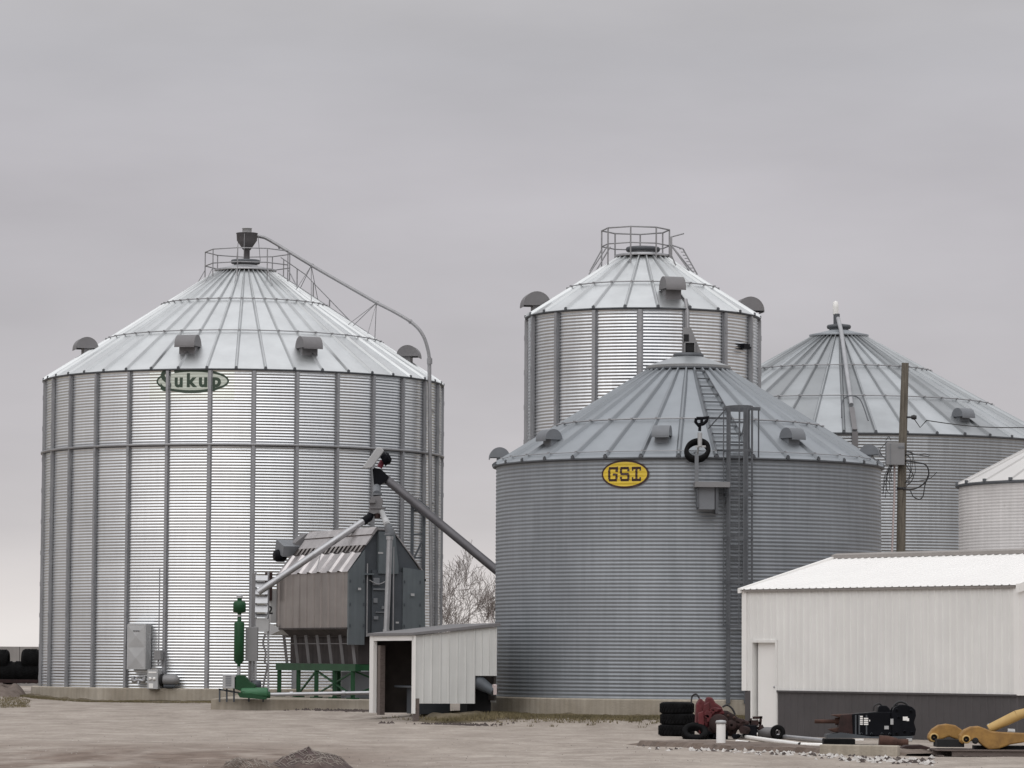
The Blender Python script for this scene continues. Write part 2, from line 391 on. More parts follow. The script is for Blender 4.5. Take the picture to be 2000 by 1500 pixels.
# ------------------------------------------------------------------ bins
class Bin:
    def __init__(s, pl, pr, py, D):
        a, c = ray(pl, py), ray(pr, py)
        a.z = c.z = 0; a.normalize(); c.normalize()
        bis = (a + c).normalized(); half = a.angle(c) / 2
        s.D = D; s.R = D * math.sin(half); s.c = bis * D
        s.d = -bis; s.rt = Vector((-s.d.y, s.d.x, 0))
    def o(s, phi): return s.d * math.cos(phi) + s.rt * math.sin(phi)
    def t(s, phi): return s.rt * math.cos(phi) - s.d * math.sin(phi)
    def pt(s, phi, r, z): q = s.c + s.o(phi) * r; return Vector((q.x, q.y, z))
    def front_z(s, px, py): return z_at(px, py, s.D - s.R)
    def mid_z(s, px, py): return z_at(px, py, s.D)
    def ax(s): return (s.rt, -s.d, Vector((0, 0, 1)))

PITCH_C = 0.1016
def corrugated(B, z0, z1, pitch, amp, m, parent, nseg=128, panels=15, ring=11, phase=0.0, seed=1, spread=0.06, name='wall'):
    """bin wall of curved corrugated sheets; each sheet has its own tint"""
    rng = random.Random(seed)
    per = 8; rows = int(round((z1 - z0) / pitch * per))
    zz = np.linspace(z0, z1, rows + 1)
    rr = B.R + amp * np.cos(2 * PI * (z1 - zz) / pitch)
    an = np.arange(nseg) * 2 * PI / nseg
    o = np.array(parent['_o'])
    ox = np.cos(an) * B.d.x + np.sin(an) * B.rt.x; oy = np.cos(an) * B.d.y + np.sin(an) * B.rt.y
    V = np.empty(((rows + 1) * nseg, 3))
    V[:, 0] = (B.c.x + rr[:, None] * ox[None, :]).ravel() - o[0]
    V[:, 1] = (B.c.y + rr[:, None] * oy[None, :]).ravel() - o[1]
    V[:, 2] = np.repeat(zz, nseg) - o[2]
    i, j = np.meshgrid(np.arange(rows), np.arange(nseg), indexing='ij')
    j2 = (j + 1) % nseg
    Fq = np.stack([i * nseg + j, i * nseg + j2, (i + 1) * nseg + j2, (i + 1) * nseg + j], -1).reshape(-1, 4)
    me = bpy.data.meshes.new(name)
    me.from_pydata(V.tolist(), [], Fq.tolist())
    tab = {}
    tint = np.empty((rows, nseg), dtype=np.float32)
    for rrow in range(rows):
        k = int((rows - 1 - rrow) / per / ring)
        for jj in range(nseg):
            q = int(((jj / nseg + (0.5 / panels if k % 2 else 0.0) + phase) % 1.0) * panels)
            if (k, q) not in tab: tab[(k, q)] = 1 + rng.uniform(-spread, spread)
            tint[rrow, jj] = tab[(k, q)]
    at_ = me.attributes.new('tint', 'FLOAT', 'FACE'); at_.data.foreach_set('value', tint.ravel())
    me.polygons.foreach_set('use_smooth', [True] * len(me.polygons))
    me.materials.append(m); me.update()
    ob = bpy.data.objects.new(name, me); COL.objects.link(ob); ob.parent = parent; ob['_o'] = parent['_o']
    return ob

def cone_z(B, r, ze, zn, rn): return ze + (B.R - r) * (zn - ze) / (B.R - rn)
def bin_roof(B, ze, zn, rn, nribs, off, m, parent, over=0.09, ribw=0.12, ribh=0.085, seed=2, spread=0.05):
    """conical roof: flat sheets between raised ribs"""
    rng = random.Random(seed)
    b = MB(); tints = []
    sl = (zn - ze) / (B.R - rn)
    radii = [B.R + over, B.R * 0.66, B.R * 0.36 + rn * 0.2, rn]
    zr = [ze + (B.R - r) * sl for r in radii]
    zr[0] = ze - over * sl * 0.6
    st = 2 * PI / nribs
    for k in range(nribs):
        a = off + k * st
        tt = 1 + rng.uniform(-spread, spread)
        for q in range(3):
            loops = []
            for r, z in ((radii[q], zr[q]), (radii[q + 1], zr[q + 1])):
                hw = min(ribw, st * r * 0.42) / 2 / r; h2 = hw * 0.32
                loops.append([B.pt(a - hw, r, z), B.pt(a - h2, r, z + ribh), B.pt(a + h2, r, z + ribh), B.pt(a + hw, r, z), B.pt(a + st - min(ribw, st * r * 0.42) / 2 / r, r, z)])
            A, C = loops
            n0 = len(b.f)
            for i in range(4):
                b.quad(A[i], A[i + 1], C[i + 1], C[i])
            tints += [0.74 * tt, 0.78 * tt, 0.74 * tt, tt]  # ribs darker than the sheets: their side shade put into the tint
    ob = b.build('roof', m, parent)
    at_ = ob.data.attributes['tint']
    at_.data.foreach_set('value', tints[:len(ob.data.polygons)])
    # eave: drip ring and the dark rib ends
    e = MB()
    e.lathe([(B.R + 0.02, ze - 0.10), (B.R + over + 0.01, zr[0] - 0.04), (B.R + over + 0.01, zr[0] - 0.012), (B.R + over - 0.05, zr[0] + 0.0)], B.c.xy.to_3d(), 96, B.ax())
    for k in range(nribs):
        a = off + k * st
        e.box(B.pt(a, B.R + over, zr[0] + 0.028), (0.09, 0.05, 0.075), (B.t(a), B.o(a), Vector((0, 0, 1))))
    e.build('eave_ring', M['rail_dk'], parent)
    return ob
def roof_ring(B, r, ze, zn, rn, nribs, off, parent, rad=0.022):
    sl = (zn - ze) / (B.R - rn); z = ze + (B.R - r) * sl + 0.085
    b = MB(); k = nribs
    pts = [B.pt(off + 2 * PI * i / k, r, z) for i in range(k + 1)]
    b.tube(pts, rad, 5, False)
    for i in range(k):
        a = off + 2 * PI * i / k
        b.box(B.pt(a, r, z - 0.01), (0.05, 0.10, 0.085), (B.t(a), B.o(a), Vector((0, 0, 1))))
    b.build('roof_ring', M['rail'], parent)
def stiffeners(B, n, off, z0, z1, parent, wd=0.17, dp=0.075, m=None):
    for k in range(n):
        a = off + 2 * PI * k / n
        if math.cos(a) < -0.3: continue
        b = MB(); o, t = B.o(a), B.t(a); Z = Vector((0, 0, 1))
        zc = (z0 + z1) / 2; h = z1 - z0
        b.box(B.pt(a, B.R + 0.014, zc), (wd, 0.012, h), (t, o, Z))
        b.box(B.pt(a, B.R + 0.02 + dp / 2, zc) + t * (wd * 0.27), (0.012, dp, h - 0.004), (t, o, Z))
        b.box(B.pt(a, B.R + 0.02 + dp / 2, zc) - t * (wd * 0.27), (0.012, dp, h - 0.004), (t, o, Z))
        b.box(B.pt(a, B.R + 0.02 + dp, zc), (wd * 0.54, 0.012, h - 0.01), (t, o, Z))
        z = z0 + 0.3
        while z < z1 - 0.2:      # bolt plates where two lengths of channel meet
            b.box(B.pt(a, B.R + 0.03 + dp, z), (wd * 0.5, 0.016, 0.16), (t, o, Z)); z += 1.1176
        b.build('stiffener', m or M['stiff'], parent)
def vent(B, phi, rc, zc, rad, wd, m, parent):
    """roof vent: half round hood over a square neck"""
    o, t, Z = B.o(phi), B.t(phi), Vector((0, 0, 1))
    c = B.pt(phi, rc, zc); n = 14
    b = MB()
    arc = [c + o * (rad * math.cos(PI * i / n)) + Z * (rad * math.sin(PI * i / n)) for i in range(n + 1)]
    L0 = [p - t * wd / 2 for p in arc]; L1 = [p + t * wd / 2 for p in arc]
    b.smooth = True
    b._add(L0 + L1, [(i, i + 1, n + 2 + i, n + 1 + i) for i in range(n)]); b.smooth = False
    b._add(L0, [tuple(range(n + 1))]); b._add(L1, [tuple(reversed(range(n + 1)))])
    i0 = [p + (c - p) * 0.08 for p in arc]
    b.slot = 1                       # black face: shade of the hollow hood put in as colour
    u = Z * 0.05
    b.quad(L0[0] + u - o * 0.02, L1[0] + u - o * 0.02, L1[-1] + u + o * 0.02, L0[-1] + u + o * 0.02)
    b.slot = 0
    b.box(c - o * (rad * 0.36) - Z * (rad * 0.55), (wd * 0.80, rad * 1.20, rad * 1.25), (t, o, Z))
    # turned-down rim along the open edge
    b.box(c + o * (rad - 0.008) - Z * 0.02, (wd, 0.016, 0.06), (t, o, Z))
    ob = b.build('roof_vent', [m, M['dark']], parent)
    return ob
def collar(B, zn, rn, zc, rc, parent, m, lip=0.1):
    b = MB()
    b.lathe([(rn + 0.10, zn + 0.03), (rn + 0.12, zn + 0.10), (rn * 0.96, zn + 0.13), (rc * 1.02, zc - 0.08), (rc, zc)], B.c.xy.to_3d(), 32, B.ax())
    b.build('peak_collar', m, parent)
    e = MB(); e.lathe([(rc * 0.5, zc - 0.02), (rc + lip, zc - 0.02), (rc + lip + 0.03, zc + 0.05), (rc + lip, zc + 0.11), (0.02, zc + 0.17)], B.c.xy.to_3d(), 28, B.ax())
    e.build('peak_lid', M['rail_dk'], parent)
def foundation(B, z0, z1, extra, parent):
    b = MB(); b.lathe([(B.R + extra, z0), (B.R + extra, z1 - 0.03), (B.R + extra - 0.03, z1), (0.1, z1)], B.c.xy.to_3d(), 72, B.ax(), smooth=False)
    b.build('foundation', M['concrete'], parent)
def ring_rail(cx, cy, z, r, n, rad, b, a0=0.0, a1=2 * PI):
    b.tube([(cx + r * math.cos(a0 + (a1 - a0) * i / n), cy + r * math.sin(a0 + (a1 - a0) * i / n), z) for i in range(n + 1)], rad, 6, False)

# ---- left bin ------------------------------------------------------------------
A = Bin(88, 862, 770, 131.0)
zeA = A.front_z(474, 718); zbA = A.front_z(474, 1345); znA = A.mid_z(478, 533); rnA = 1.03
bA = thing('grain_bin', (A.c.x, A.c.y, 0), 'largest bright corrugated grain bin, with a pale green name decal and cyclone peak', 'grain bin')
foundation(A, -0.3, zbA, 0.34, bA)
corrugated(A, zbA, zeA, PITCH_C, 0.0085, M['galv_new'], bA, 128, 15, 11, 0.03, 11, 0.05)
OFF_A = R_(-2.2)
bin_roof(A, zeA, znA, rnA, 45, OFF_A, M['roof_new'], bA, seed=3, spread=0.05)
roof_ring(A, A.R * 0.70, zeA, znA, rnA, 45, OFF_A, bA)
roof_ring(A, A.R * 0.42, zeA, znA, rnA, 45, OFF_A, bA)
stiffeners(A, 30, R_(2.7), zbA, zeA - 0.1, bA)
zw = A.front_z(474, 868)
b = MB(); b.lathe([(A.R + 0.02, zw - 0.045), (A.R + 0.12, zw - 0.04), (A.R + 0.13, zw + 0.03), (A.R + 0.02, zw + 0.045)], A.c.xy.to_3d(), 96, A.ax()); b.build('wind_ring', M['stiff'], bA)
for a, f in ((-18.3, 0.87), (21.0, 0.87), (-77, 0.815), (78, 0.845), (135, 0.86), (-135, 0.86), (180, 0.86)):
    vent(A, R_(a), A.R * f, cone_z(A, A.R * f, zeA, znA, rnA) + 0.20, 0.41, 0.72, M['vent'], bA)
zcA = A.mid_z(480, 514)
collar(A, znA, rnA, zcA, 0.42, bA, M['pipe'], 0.1)
# guard rail round the peak
cx, cy = A.c.x + 0.10, A.c.y
zt, zm = A.mid_z(480, 493), A.mid_z(480, 520); zf = znA - 0.1
b = MB(); rr = 1.58
an = [R_(q) for q in range(20, 341, 40)]
P = [Vector((cx + rr * math.cos(a), cy + rr * math.sin(a), 0)) for a in an]
for z in (zt, zm):
    b.tube([p + Vector((0, 0, z)) for p in P], 0.022, 6, False)
for p in P:
    b.tube([p + Vector((0, 0, zf - 0.35)), p + Vector((0, 0, zt))], 0.022, 6)
    q = Vector((cx + (p.x - cx) * 1.25, cy + (p.y - cy) * 1.25, cone_z(A, rr * 1.25, zeA, znA, rnA)))
    b.tube([p + Vector((0, 0, zf + 0.2)), q], 0.016, 5)
b.build('guard_rail', M['rail'], bA)
# roof stair rail down the right slope
b = MB(); ph = R_(84)
def rp_(r, h): return A.pt(ph, r, cone_z(A, r, zeA, znA, rnA) + h)
for dph in (-0.05, 0.06):
    ph = R_(84) + dph
    b.tube([rp_(1.3, 0.75), rp_(2.2, 0.72), rp_(3.9, 0.1)], 0.016, 5)
    b.tube([rp_(1.2, 0.1), rp_(4.6, 0.1)], 0.02, 5)
    for r in (1.4, 1.9, 2.5, 3.1): b.tube([rp_(r, 0.0), rp_(r, 0.72 - max(0, r - 2.2) * 0.36)], 0.014, 5)
b.build('roof_stair', M['rail'], bA)
# decal on the wall: pale field, oval and name
b = MB(); b.smooth = True
z0d, z1d = A.front_z(376, 779), A.front_z(376, 722)
ph0, ph1 = math.asin((298 - 474) / 388), math.asin((456 - 474) / 388)
nu, nv = 36, 60
b._add([A.pt(ph0 + (ph1 - ph0) * i / nu, A.R + 0.005 + 0.0080 * math.cos(2 * PI * (zeA - (z0d + (z1d - z0d) * j / nv)) / PITCH_C), z0d + (z1d - z0d) * j / nv) for j in range(nv + 1) for i in range(nu + 1)],
       [(j * (nu + 1) + i, j * (nu + 1) + i + 1, (j + 1) * (nu + 1) + i + 1, (j + 1) * (nu + 1) + i) for j in range(nv) for i in range(nu)])
dec = b.build('decal', M['decal'], bA)
phm = math.asin((377 - 474) / 388); zmid = A.front_z(377, 743)
def onA(u, v, off=0.0185): return A.pt(phm + u / A.R, A.R + off, zmid + v)
b = MB(); K = 72; ea, eb = 1.30, 0.415
def ovl(f, th): # lens shaped oval, thick above and below, thin at the ends
    c, s_ = math.cos(th), math.sin(th)
    return c * ea * f[0], s_ * eb * f[1]
vs = [onA(*ovl((1.0, 1.0), 2 * PI * i / K)) for i in range(K)] + [onA(*ovl((0.955, 0.77), 2 * PI * i / K)) for i in range(K)]
b._add(vs, [(i, (i + 1) % K, K + (i + 1) % K, K + i) for i in range(K) if not 118 < 360 * i / K < 146])      # the S breaks the ring
b.build('decal_oval', M['decal_dk'], dec)
b = MB(); b.smooth = True; NR = 14
def fld(f, th):
    u, v = ovl((0.957 * f, 0.775 * f), th); return onA(u, v, 0.0115 + 0.0030 * math.cos(2 * PI * (zeA - (zmid + v)) / PITCH_C))
b._add([fld(j / NR, 2 * PI * i / K) for j in range(NR + 1) for i in range(K)], [(j * K + i, (j + 1) * K + i, (j + 1) * K + (i + 1) % K, j * K + (i + 1) % K) for j in range(NR) for i in range(K)])
b.build('decal_field', M['decal_in'], dec)
b = MB()
def put(txt, size, u, v, bold, sx=1.0):
    vs, fs = text_flat(txt, size, bold)
    b._add([onA(u + q.x * sx, v + q.y, 0.0205) for q in vs], fs)
put('S', 1.0, -1.15, -0.31, 0.030, 0.9)
put('u', 0.64, -0.63, -0.19, 0.026); put('k', 0.64, -0.19, -0.19, 0.026); put('u', 0.64, 0.24, -0.19, 0.026); put('p', 0.64, 0.70, -0.19, 0.026)
b.build('lettering', M['decal_dk'], dec)

# ---- cyclone and blow pipe on the left bin ----------------------------------------
cyc = Vector((A.c.x + 0.04, A.c.y, 0)); pxm = 131.0 / F
cz = lambda py: A.mid_z(480, py)
tC = thing('cyclone', (cyc.x, cyc.y, zcA + 0.17), 'small grey cyclone hopper on the peak of the largest bin', 'cyclone')
b = MB(); b.lathe([(0.11, zcA + 0.16), (0.11, cz(489)), (0.14, cz(488)), (0.37, cz(470)), (0.385, cz(457)), (0.40, cz(456.5)), (0.40, cz(455.5)), (0.03, cz(455))], cyc, 22); b.build('cone', M['cyc'], tC)
b = MB(); b.lathe([(0.17, cz(456)), (0.17, cz(447)), (0.19, cz(446.5)), (0.19, cz(446)), (0.02, cz(445.5))], cyc, 18); b.build('outlet_cap', M['ltgrey'], tC)
b = MB()
for a in (R_(20), R_(140), R_(262)):
    p = cyc + Vector((0.42 * math.cos(a), 0.42 * math.sin(a), 0)); b.tube([p + Vector((0, 0, cz(459))), p + Vector((0.1 * math.cos(a), 0.1 * math.sin(a), zcA + 0.1))], 0.012, 5); b.cut()
b.builds('stay', M['rail'], tC)
def spline(pts, k=8):
    pts = [Vector(p) for p in pts]; o = []
    for i in range(len(pts) - 1):
        p0, p1, p2, p3 = pts[max(i - 1, 0)], pts[i], pts[i + 1], pts[min(i + 2, len(pts) - 1)]
        for j in range(k):
            t = j / k
            o.append(0.5 * ((2 * p1) + (p2 - p0) * t + (2 * p0 - 5 * p1 + 4 * p2 - p3) * t * t + (3 * p1 - p0 - 3 * p2 + p3) * t ** 3))
    o.append(pts[-1]); return o
yR = 127.6
def ypipe(px): return 131 + (yR - 131) * sstep(480, 830, px)
tP = thing('blow_pipe', at(843, 1340, yR), 'long thin pipe from the cyclone bending down over the largest bin to the ground', 'pipe')
pth = [at(494, 461, 131), at(510, 462.5, 131), at(530, 471, ypipe(530))] + [at(px, py, ypipe(px)) for px, py in ((608, 518), (700, 571), (737, 592), (770, 609), (800, 627), (818, 643), (829, 661), (836, 684), (838.5, 700))]
b = MB(); b.tube(spline(pth, 5), 0.062, 10)
b.tube([at(838.5, 698, yR), at(843.5, 1342, yR)], 0.072, 10)
b.tube([at(839, 700, yR), at(839.2, 711, yR)], 0.10, 10)
for px, py in ((608, 518), (735, 591), (800, 627), (545, 481)):
    p = at(px, py, ypipe(px)); q = at(px + 3.2, py + 1.9, ypipe(px)); b.tube([p, q], 0.085, 10)
b.build('pipe_run', M['rail'], tP)
b = MB()
for (px, py), feet in (((608, 519), ((578, 566, -0.5), (587, 562, 0.6), (608, 587, -0.5), (622, 592, 0.5))), ((735, 592), ((680, 634, -0.5), (690, 636, 0.6), (718, 652, -0.5), (732, 664, 0.5)))):
    for fx, fy, dy in feet: b.tube([at(px, py, ypipe(px)), at(fx, fy, ypipe(px) + dy)], 0.014, 5)
    b.cut()
b.builds('pipe_stay', M['rail'], tP)
b = MB()
for py in (800, 980, 1160, 1300):
    p = at(843, py, yR); q = A.pt(math.asin(0.955), A.R, p.z); b.bar(p, q, 0.03, 0.04); b.cut()
b.builds('wall_bracket', M['stiff'], tP)

# ---- fan housing, junction and meter on the left bin ------------------------------
def on_wall(B, px, pc, half): return math.asin((px - pc) / half)
phx = on_wall(A, 291, 474, 388)
o, t, Z = A.o(phx), A.t(phx), Vector((0, 0, 1))
zt, zb2 = A.front_z(291, 1219), A.front_z(291, 1308)
c = A.pt(phx, A.R + 0.22, (zt + zb2) / 2)
tE = thing('wall_cabinet', A.pt(phx, A.R + 0.22, zb2), 'tall pale grey sheet metal cabinet hung low on the largest bin', 'cabinet')
b = MB(); b.box(c, (0.74, 0.40, zt - zb2), (t, o, Z)); b.build('case', M['ltgrey'], tE, bevel=0.012)
b = MB(); hw, hh = 0.33, (zt - zb2) / 2 - 0.05
for a_, d_ in (((-hw, 0.02), (hw, hh)), ((-hw, -hh), (hw, -0.04))):     # two cross-broken door leaves
    x0, y0 = a_; x1, y1 = d_; xc, yc = (x0 + x1) / 2, (y0 + y1) / 2
    pts = [c + t * x + Z * y + o * 0.204 for x, y in ((x0, y0), (x1, y0), (x1, y1), (x0, y1))]; ap = c + t * xc + Z * yc + o * 0.245
    b._add(pts + [ap], [(0, 1, 4), (1, 2, 4), (2, 3, 4), (3, 0, 4)])
b.build('door_leaf', M['ltgrey'], tE)
b = MB(); b.box(c + Z * (hh - 0.18) + o * 0.246 + t * 0.02, (0.26, 0.012, 0.02), (t, o, Z)); b.build('handle', M['dark'], tE)
def wbox(name, px, py0, py1, wd, dp, m, lab, cat, extra=None, B=A, pc=474, half=388, rin=0.03):
    ph = on_wall(B, px, pc, half); o, t = B.o(ph), B.t(ph)
    z1, z0 = B.front_z(px, py0), B.front_z(px, py1)
    c = B.pt(ph, B.R + rin + dp / 2, (z0 + z1) / 2)
    T = thing(name, B.pt(ph, B.R + rin + dp / 2, z0), lab, cat)
    bb = MB(); bb.box(c, (wd, dp, z1 - z0), (t, o, Z)); bb.build('case', m, T, bevel=0.012)
    return T, c, o, t, z0, z1
T, c, o, t, z0, z1 = wbox('meter_box', 323, 1308, 1346, 0.40, 0.34, M['ltgrey'], 'small grey electric meter box under the tall pale cabinet', 'meter box', rin=0.2)
b = MB()
for dx in (-0.08, 0.07): b.lathe([(0.055, 0.0), (0.055, 0.03), (0.01, 0.035)], c + o * 0.172 + t * dx + Z * 0.02, 12, (t, Z, o)); b.cut()
b.builds('dial', M['white'], T)
b = MB(); b.box(c + o * 0.174 - Z * 0.22 - t * 0.05, (0.16, 0.01, 0.16), (t, o, Z)).cut(); b.box(c + o * 0.174 + Z * 0.24, (0.3, 0.01, 0.05), (t, o, Z)); b.builds('label_plate', M['white'], T)
T, c, o, t, z0, z1 = wbox('junction_box', 328, 1270, 1289, 0.26, 0.26, M['grey'], 'dark grey junction box between the cabinet and the meter box', 'junction box', rin=0.16)
b = MB(); b.tube([c - Z * 0.16, c - Z * 0.36], 0.035, 8); b.tube([c - Z * 0.16 + t * 0.1, c - Z * 0.36 + t * 0.1], 0.03, 8); b.tube([c + Z * 0.16, c + Z * 3.0], 0.022, 6); b.build('conduit', M['stiff'], T)
ph = on_wall(A, 350, 474, 388); o, t = A.o(ph), A.t(ph); zz = A.front_z(350, 1328)
T = thing('fan_motor', A.pt(ph, A.R + 0.5, zbA), 'round grey motor lying on the ledge beside the meter box', 'motor')
c = A.pt(ph, A.R + 0.30, zz)
b = MB(); b.lathe([(0.03, -0.26), (0.17, -0.25), (0.19, -0.2), (0.19, 0.16), (0.15, 0.22), (0.10, 0.3), (0.02, 0.31)], c, 18, (o, Z, t)); b.build('motor_case', M['grey'], T)
b = MB(); b.lathe([(0.21, -0.34), (0.22, -0.27), (0.05, -0.262)], c, 18, (o, Z, t)); b.build('end_bell', M['dark'], T)
b = MB(); b.box(c - Z * 0.2, (0.4, 0.3, 0.06), (t, o, Z)); b.box(c - Z * 0.24 , (0.3, 0.2, 0.05), (t, o, Z)); b.build('mount', M['steel_dk'], T)
ph = on_wall(A, 291, 474, 388); o, t = A.o(ph), A.t(ph); c = A.pt(ph, A.R + 0.2, A.front_z(291, 1328))
b = MB(); b.tube(spline([c - t * 0.22 + Z * 0.12, c - t * 0.2 - Z * 0.05, c, c + t * 0.2 - Z * 0.03, c + t * 0.24 + Z * 0.13]), 0.07, 8); b.tube([c - Z * 0.02, c - Z * 0.14 + o * 0.02], 0.06, 8)
tag(b.build('elbow_duct', M['pipe'], loc=c), 'short bent grey duct low under the tall pale cabinet', 'duct')

# ---- front bin (yellow sign) -------------------------------------------------------
B = Bin(969, 1721, 925, 100.0)
zeB = B.front_z(1345, 890); zbB = B.front_z(1345, 1366); rnB = 0.95; znB = B.mid_z(1345, 718)
bB = thing('grain_bin', (B.c.x, B.c.y, 0), 'dull grey corrugated bin with a yellow oval sign and a caged ladder', 'grain bin')
foundation(B, -0.3, zbB, 0.16, bB)
corrugated(B, zbB, zeB, PITCH_C, 0.0075, M['galv_old'], bB, 128, 12, 11, 0.02, 21, 0.075)
OFF_B = R_(-2.7)
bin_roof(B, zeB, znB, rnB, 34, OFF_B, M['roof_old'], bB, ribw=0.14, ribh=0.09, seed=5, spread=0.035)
roof_ring(B, B.R * 0.70, zeB, znB, rnB, 34, OFF_B, bB)
roof_ring(B, B.R * 0.985, zeB, znB, rnB, 34, OFF_B, bB, 0.012)
for a, f, up in ((-8.5, 0.877, 0.15), (36.5, 0.877, 0.15), (-53.5, 0.877, 0.15), (78, 0.955, 0.12), (-84, 0.985, 0.14), (126, 0.9, 0.15), (-130, 0.9, 0.15), (180, 0.9, 0.15)):
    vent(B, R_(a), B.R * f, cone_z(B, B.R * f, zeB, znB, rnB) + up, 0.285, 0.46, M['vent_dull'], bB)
zcB = B.mid_z(1345, 697)
b = MB()
b.lathe([(rnB + 0.22, znB - 0.09), (rnB + 0.24, znB + 0.02), (rnB + 0.02, znB + 0.10), (0.40, zcB), (0.36, zcB + 0.02)], B.c.xy.to_3d(), 34, B.ax(), smooth=False)
b.build('peak_collar', M['roof_old2'], bB)
b = MB(); b.lathe([(0.3, zcB - 0.03), (0.42, zcB - 0.02), (0.43, zcB + 0.06), (0.38, zcB + 0.10), (0.02, zcB + 0.12)], B.c.xy.to_3d(), 26, B.ax()); b.build('peak_lid', M['rail_dk'], bB)
# small clips round the collar
b = MB(); b.lathe([(rnB + 0.23, znB - 0.11), (rnB + 0.27, znB - 0.10), (rnB + 0.27, znB - 0.06), (rnB + 0.23, znB - 0.05)], B.c.xy.to_3d(), 34, B.ax(), smooth=False); b.build('collar_rim', M['rail_dk'], bB)
# inlet hood on the lid, mouth towards the yard
hx = B.c.xy.to_3d() + B.rt * 0.02
z0, z1, z2 = zcB + 0.1, B.mid_z(1345, 664), B.mid_z(1345, 641)
o, t, Z = B.d, B.rt, Vector((0, 0, 1))
b = MB()
b.prism([hx - t * 0.20 + o * 0.2 + Z * z0, hx + t * 0.34 + o * 0.2 + Z * z0, hx + t * 0.05 + o * 0.2 + Z * z2, hx - t * 0.17 + o * 0.2 + Z * z2], -o * 0.45)
b.build('inlet_hood', M['grey'], bB)
b = MB(); b.box(hx + o * 0.24 + Z * (z0 + 0.14) + t * 0.02, (0.24, 0.12, 0.22), (t, o, Z)).cut(); b.box(hx + o * 0.21 - t * 0.08 + Z * (z1 + 0.02), (0.14, 0.03, 0.24), (t, o, Z)); b.builds('hood_mouth', M['dark'], bB)  # solid black boxes stand in for the shade of the open mouth
b = MB()
for s_ in (-1, 1): b.box(hx + o * 0.26 + t * (0.02 + s_ * 0.14) + Z * (z0 + 0.14), (0.03, 0.16, 0.28), (t, o, Z))
b.box(hx + o * 0.26 + t * 0.02 + Z * (z0 + 0.28), (0.31, 0.16, 0.03), (t, o, Z)); b.build('mouth_frame', M['grey'], bB)
# the oval sign
ph = on_wall(B, 1228, 1345, 376); o, t = B.o(ph), B.t(ph); zs = B.front_z(1228, 925)
c = B.pt(ph, B.R + 0.03, zs)
# the sign is painted on a thin skin pressed over the ridges of the wall
def sk(x, y, off): return c + o * (off + 0.0055 * math.cos(2 * PI * (zeB - (zs + y)) / PITCH_C) - (x * x) / (2 * B.R)) + t * x + Z * y
def disc(a, b_, off, nr=22, K=64):
    bb = MB(); bb.smooth = True
    vs = [sk(a * f / nr * math.cos(2 * PI * i / K), b_ * f / nr * math.sin(2 * PI * i / K), off) for f in range(nr + 1) for i in range(K)]
    bb._add(vs, [(f * K + i, (f + 1) * K + i, (f + 1) * K + (i + 1) % K, f * K + (i + 1) % K) for f in range(nr) for i in range(K)]); return bb
b = disc(0.665, 0.375, 0.0); b.smooth = False
sg = b.build('sign', M['sign_dk'], bB)
disc(0.615, 0.325, 0.006).build('sign_face', M['sign_y'], sg)
b = MB(); b.smooth = True
def st(x0, y0, x1, y1):
    n = max(1, int((y1 - y0) / 0.0125)); m_ = max(1, int((x1 - x0) / 0.06))
    b._add([sk(x0 + (x1 - x0) * i / m_, y0 + (y1 - y0) * k / n, 0.012) for k in range(n + 1) for i in range(m_ + 1)],
           [(k * (m_ + 1) + i, k * (m_ + 1) + i + 1, (k + 1) * (m_ + 1) + i + 1, (k + 1) * (m_ + 1) + i) for k in range(n) for i in range(m_)])
h, wd_, s_ = 0.19, 0.27, 0.062
def glyph(x, ch):
    if ch == 'G':
        st(x, -h + s_, x + s_, h - s_); st(x + 0.02, h - s_, x + wd_ - 0.02, h); st(x + 0.02, -h, x + wd_ - 0.02, -h + s_)
        st(x + wd_ - s_, h - 0.13, x + wd_, h - s_); st(x + wd_ - s_, -h + s_, x + wd_, 0.01); st(x + wd_ * 0.5, -0.035, x + wd_ - s_, 0.02)
        st(x + wd_ - 0.02, h - 0.13, x + wd_ + 0.012, h + 0.012)
    if ch == 'S':
        st(x + 0.02, h - s_, x + wd_ - 0.02, h); st(x + 0.02, -h, x + wd_ - 0.02, -h + s_); st(x + 0.02, -s_ / 2, x + wd_ - 0.02, s_ / 2)
        st(x, s_ / 2 - 0.02, x + s_, h - s_ + 0.02); st(x + wd_ - s_, -h + s_ - 0.02, x + wd_, -s_ / 2 + 0.02)
        st(x + wd_ - s_, h - 0.12, x + wd_, h - s_); st(x, -h + s_, x + s_, -h + 0.12)
    if ch == 'I':
        st(x, h - s_, x + 0.25, h); st(x, -h, x + 0.25, -h + s_); st(x + 0.125 - s_ / 2, -h + s_, x + 0.125 + s_ / 2, h - s_)
        for sx in (0.0, 0.21):
            st(x + sx, h - 0.105, x + sx + 0.04, h - s_); st(x + sx, -h + s_, x + sx + 0.04, -h + 0.105)
glyph(-0.47, 'G'); glyph(-0.135, 'S'); glyph(0.20, 'I')
b.build('sign_lettering', M['sign_dk'], sg)
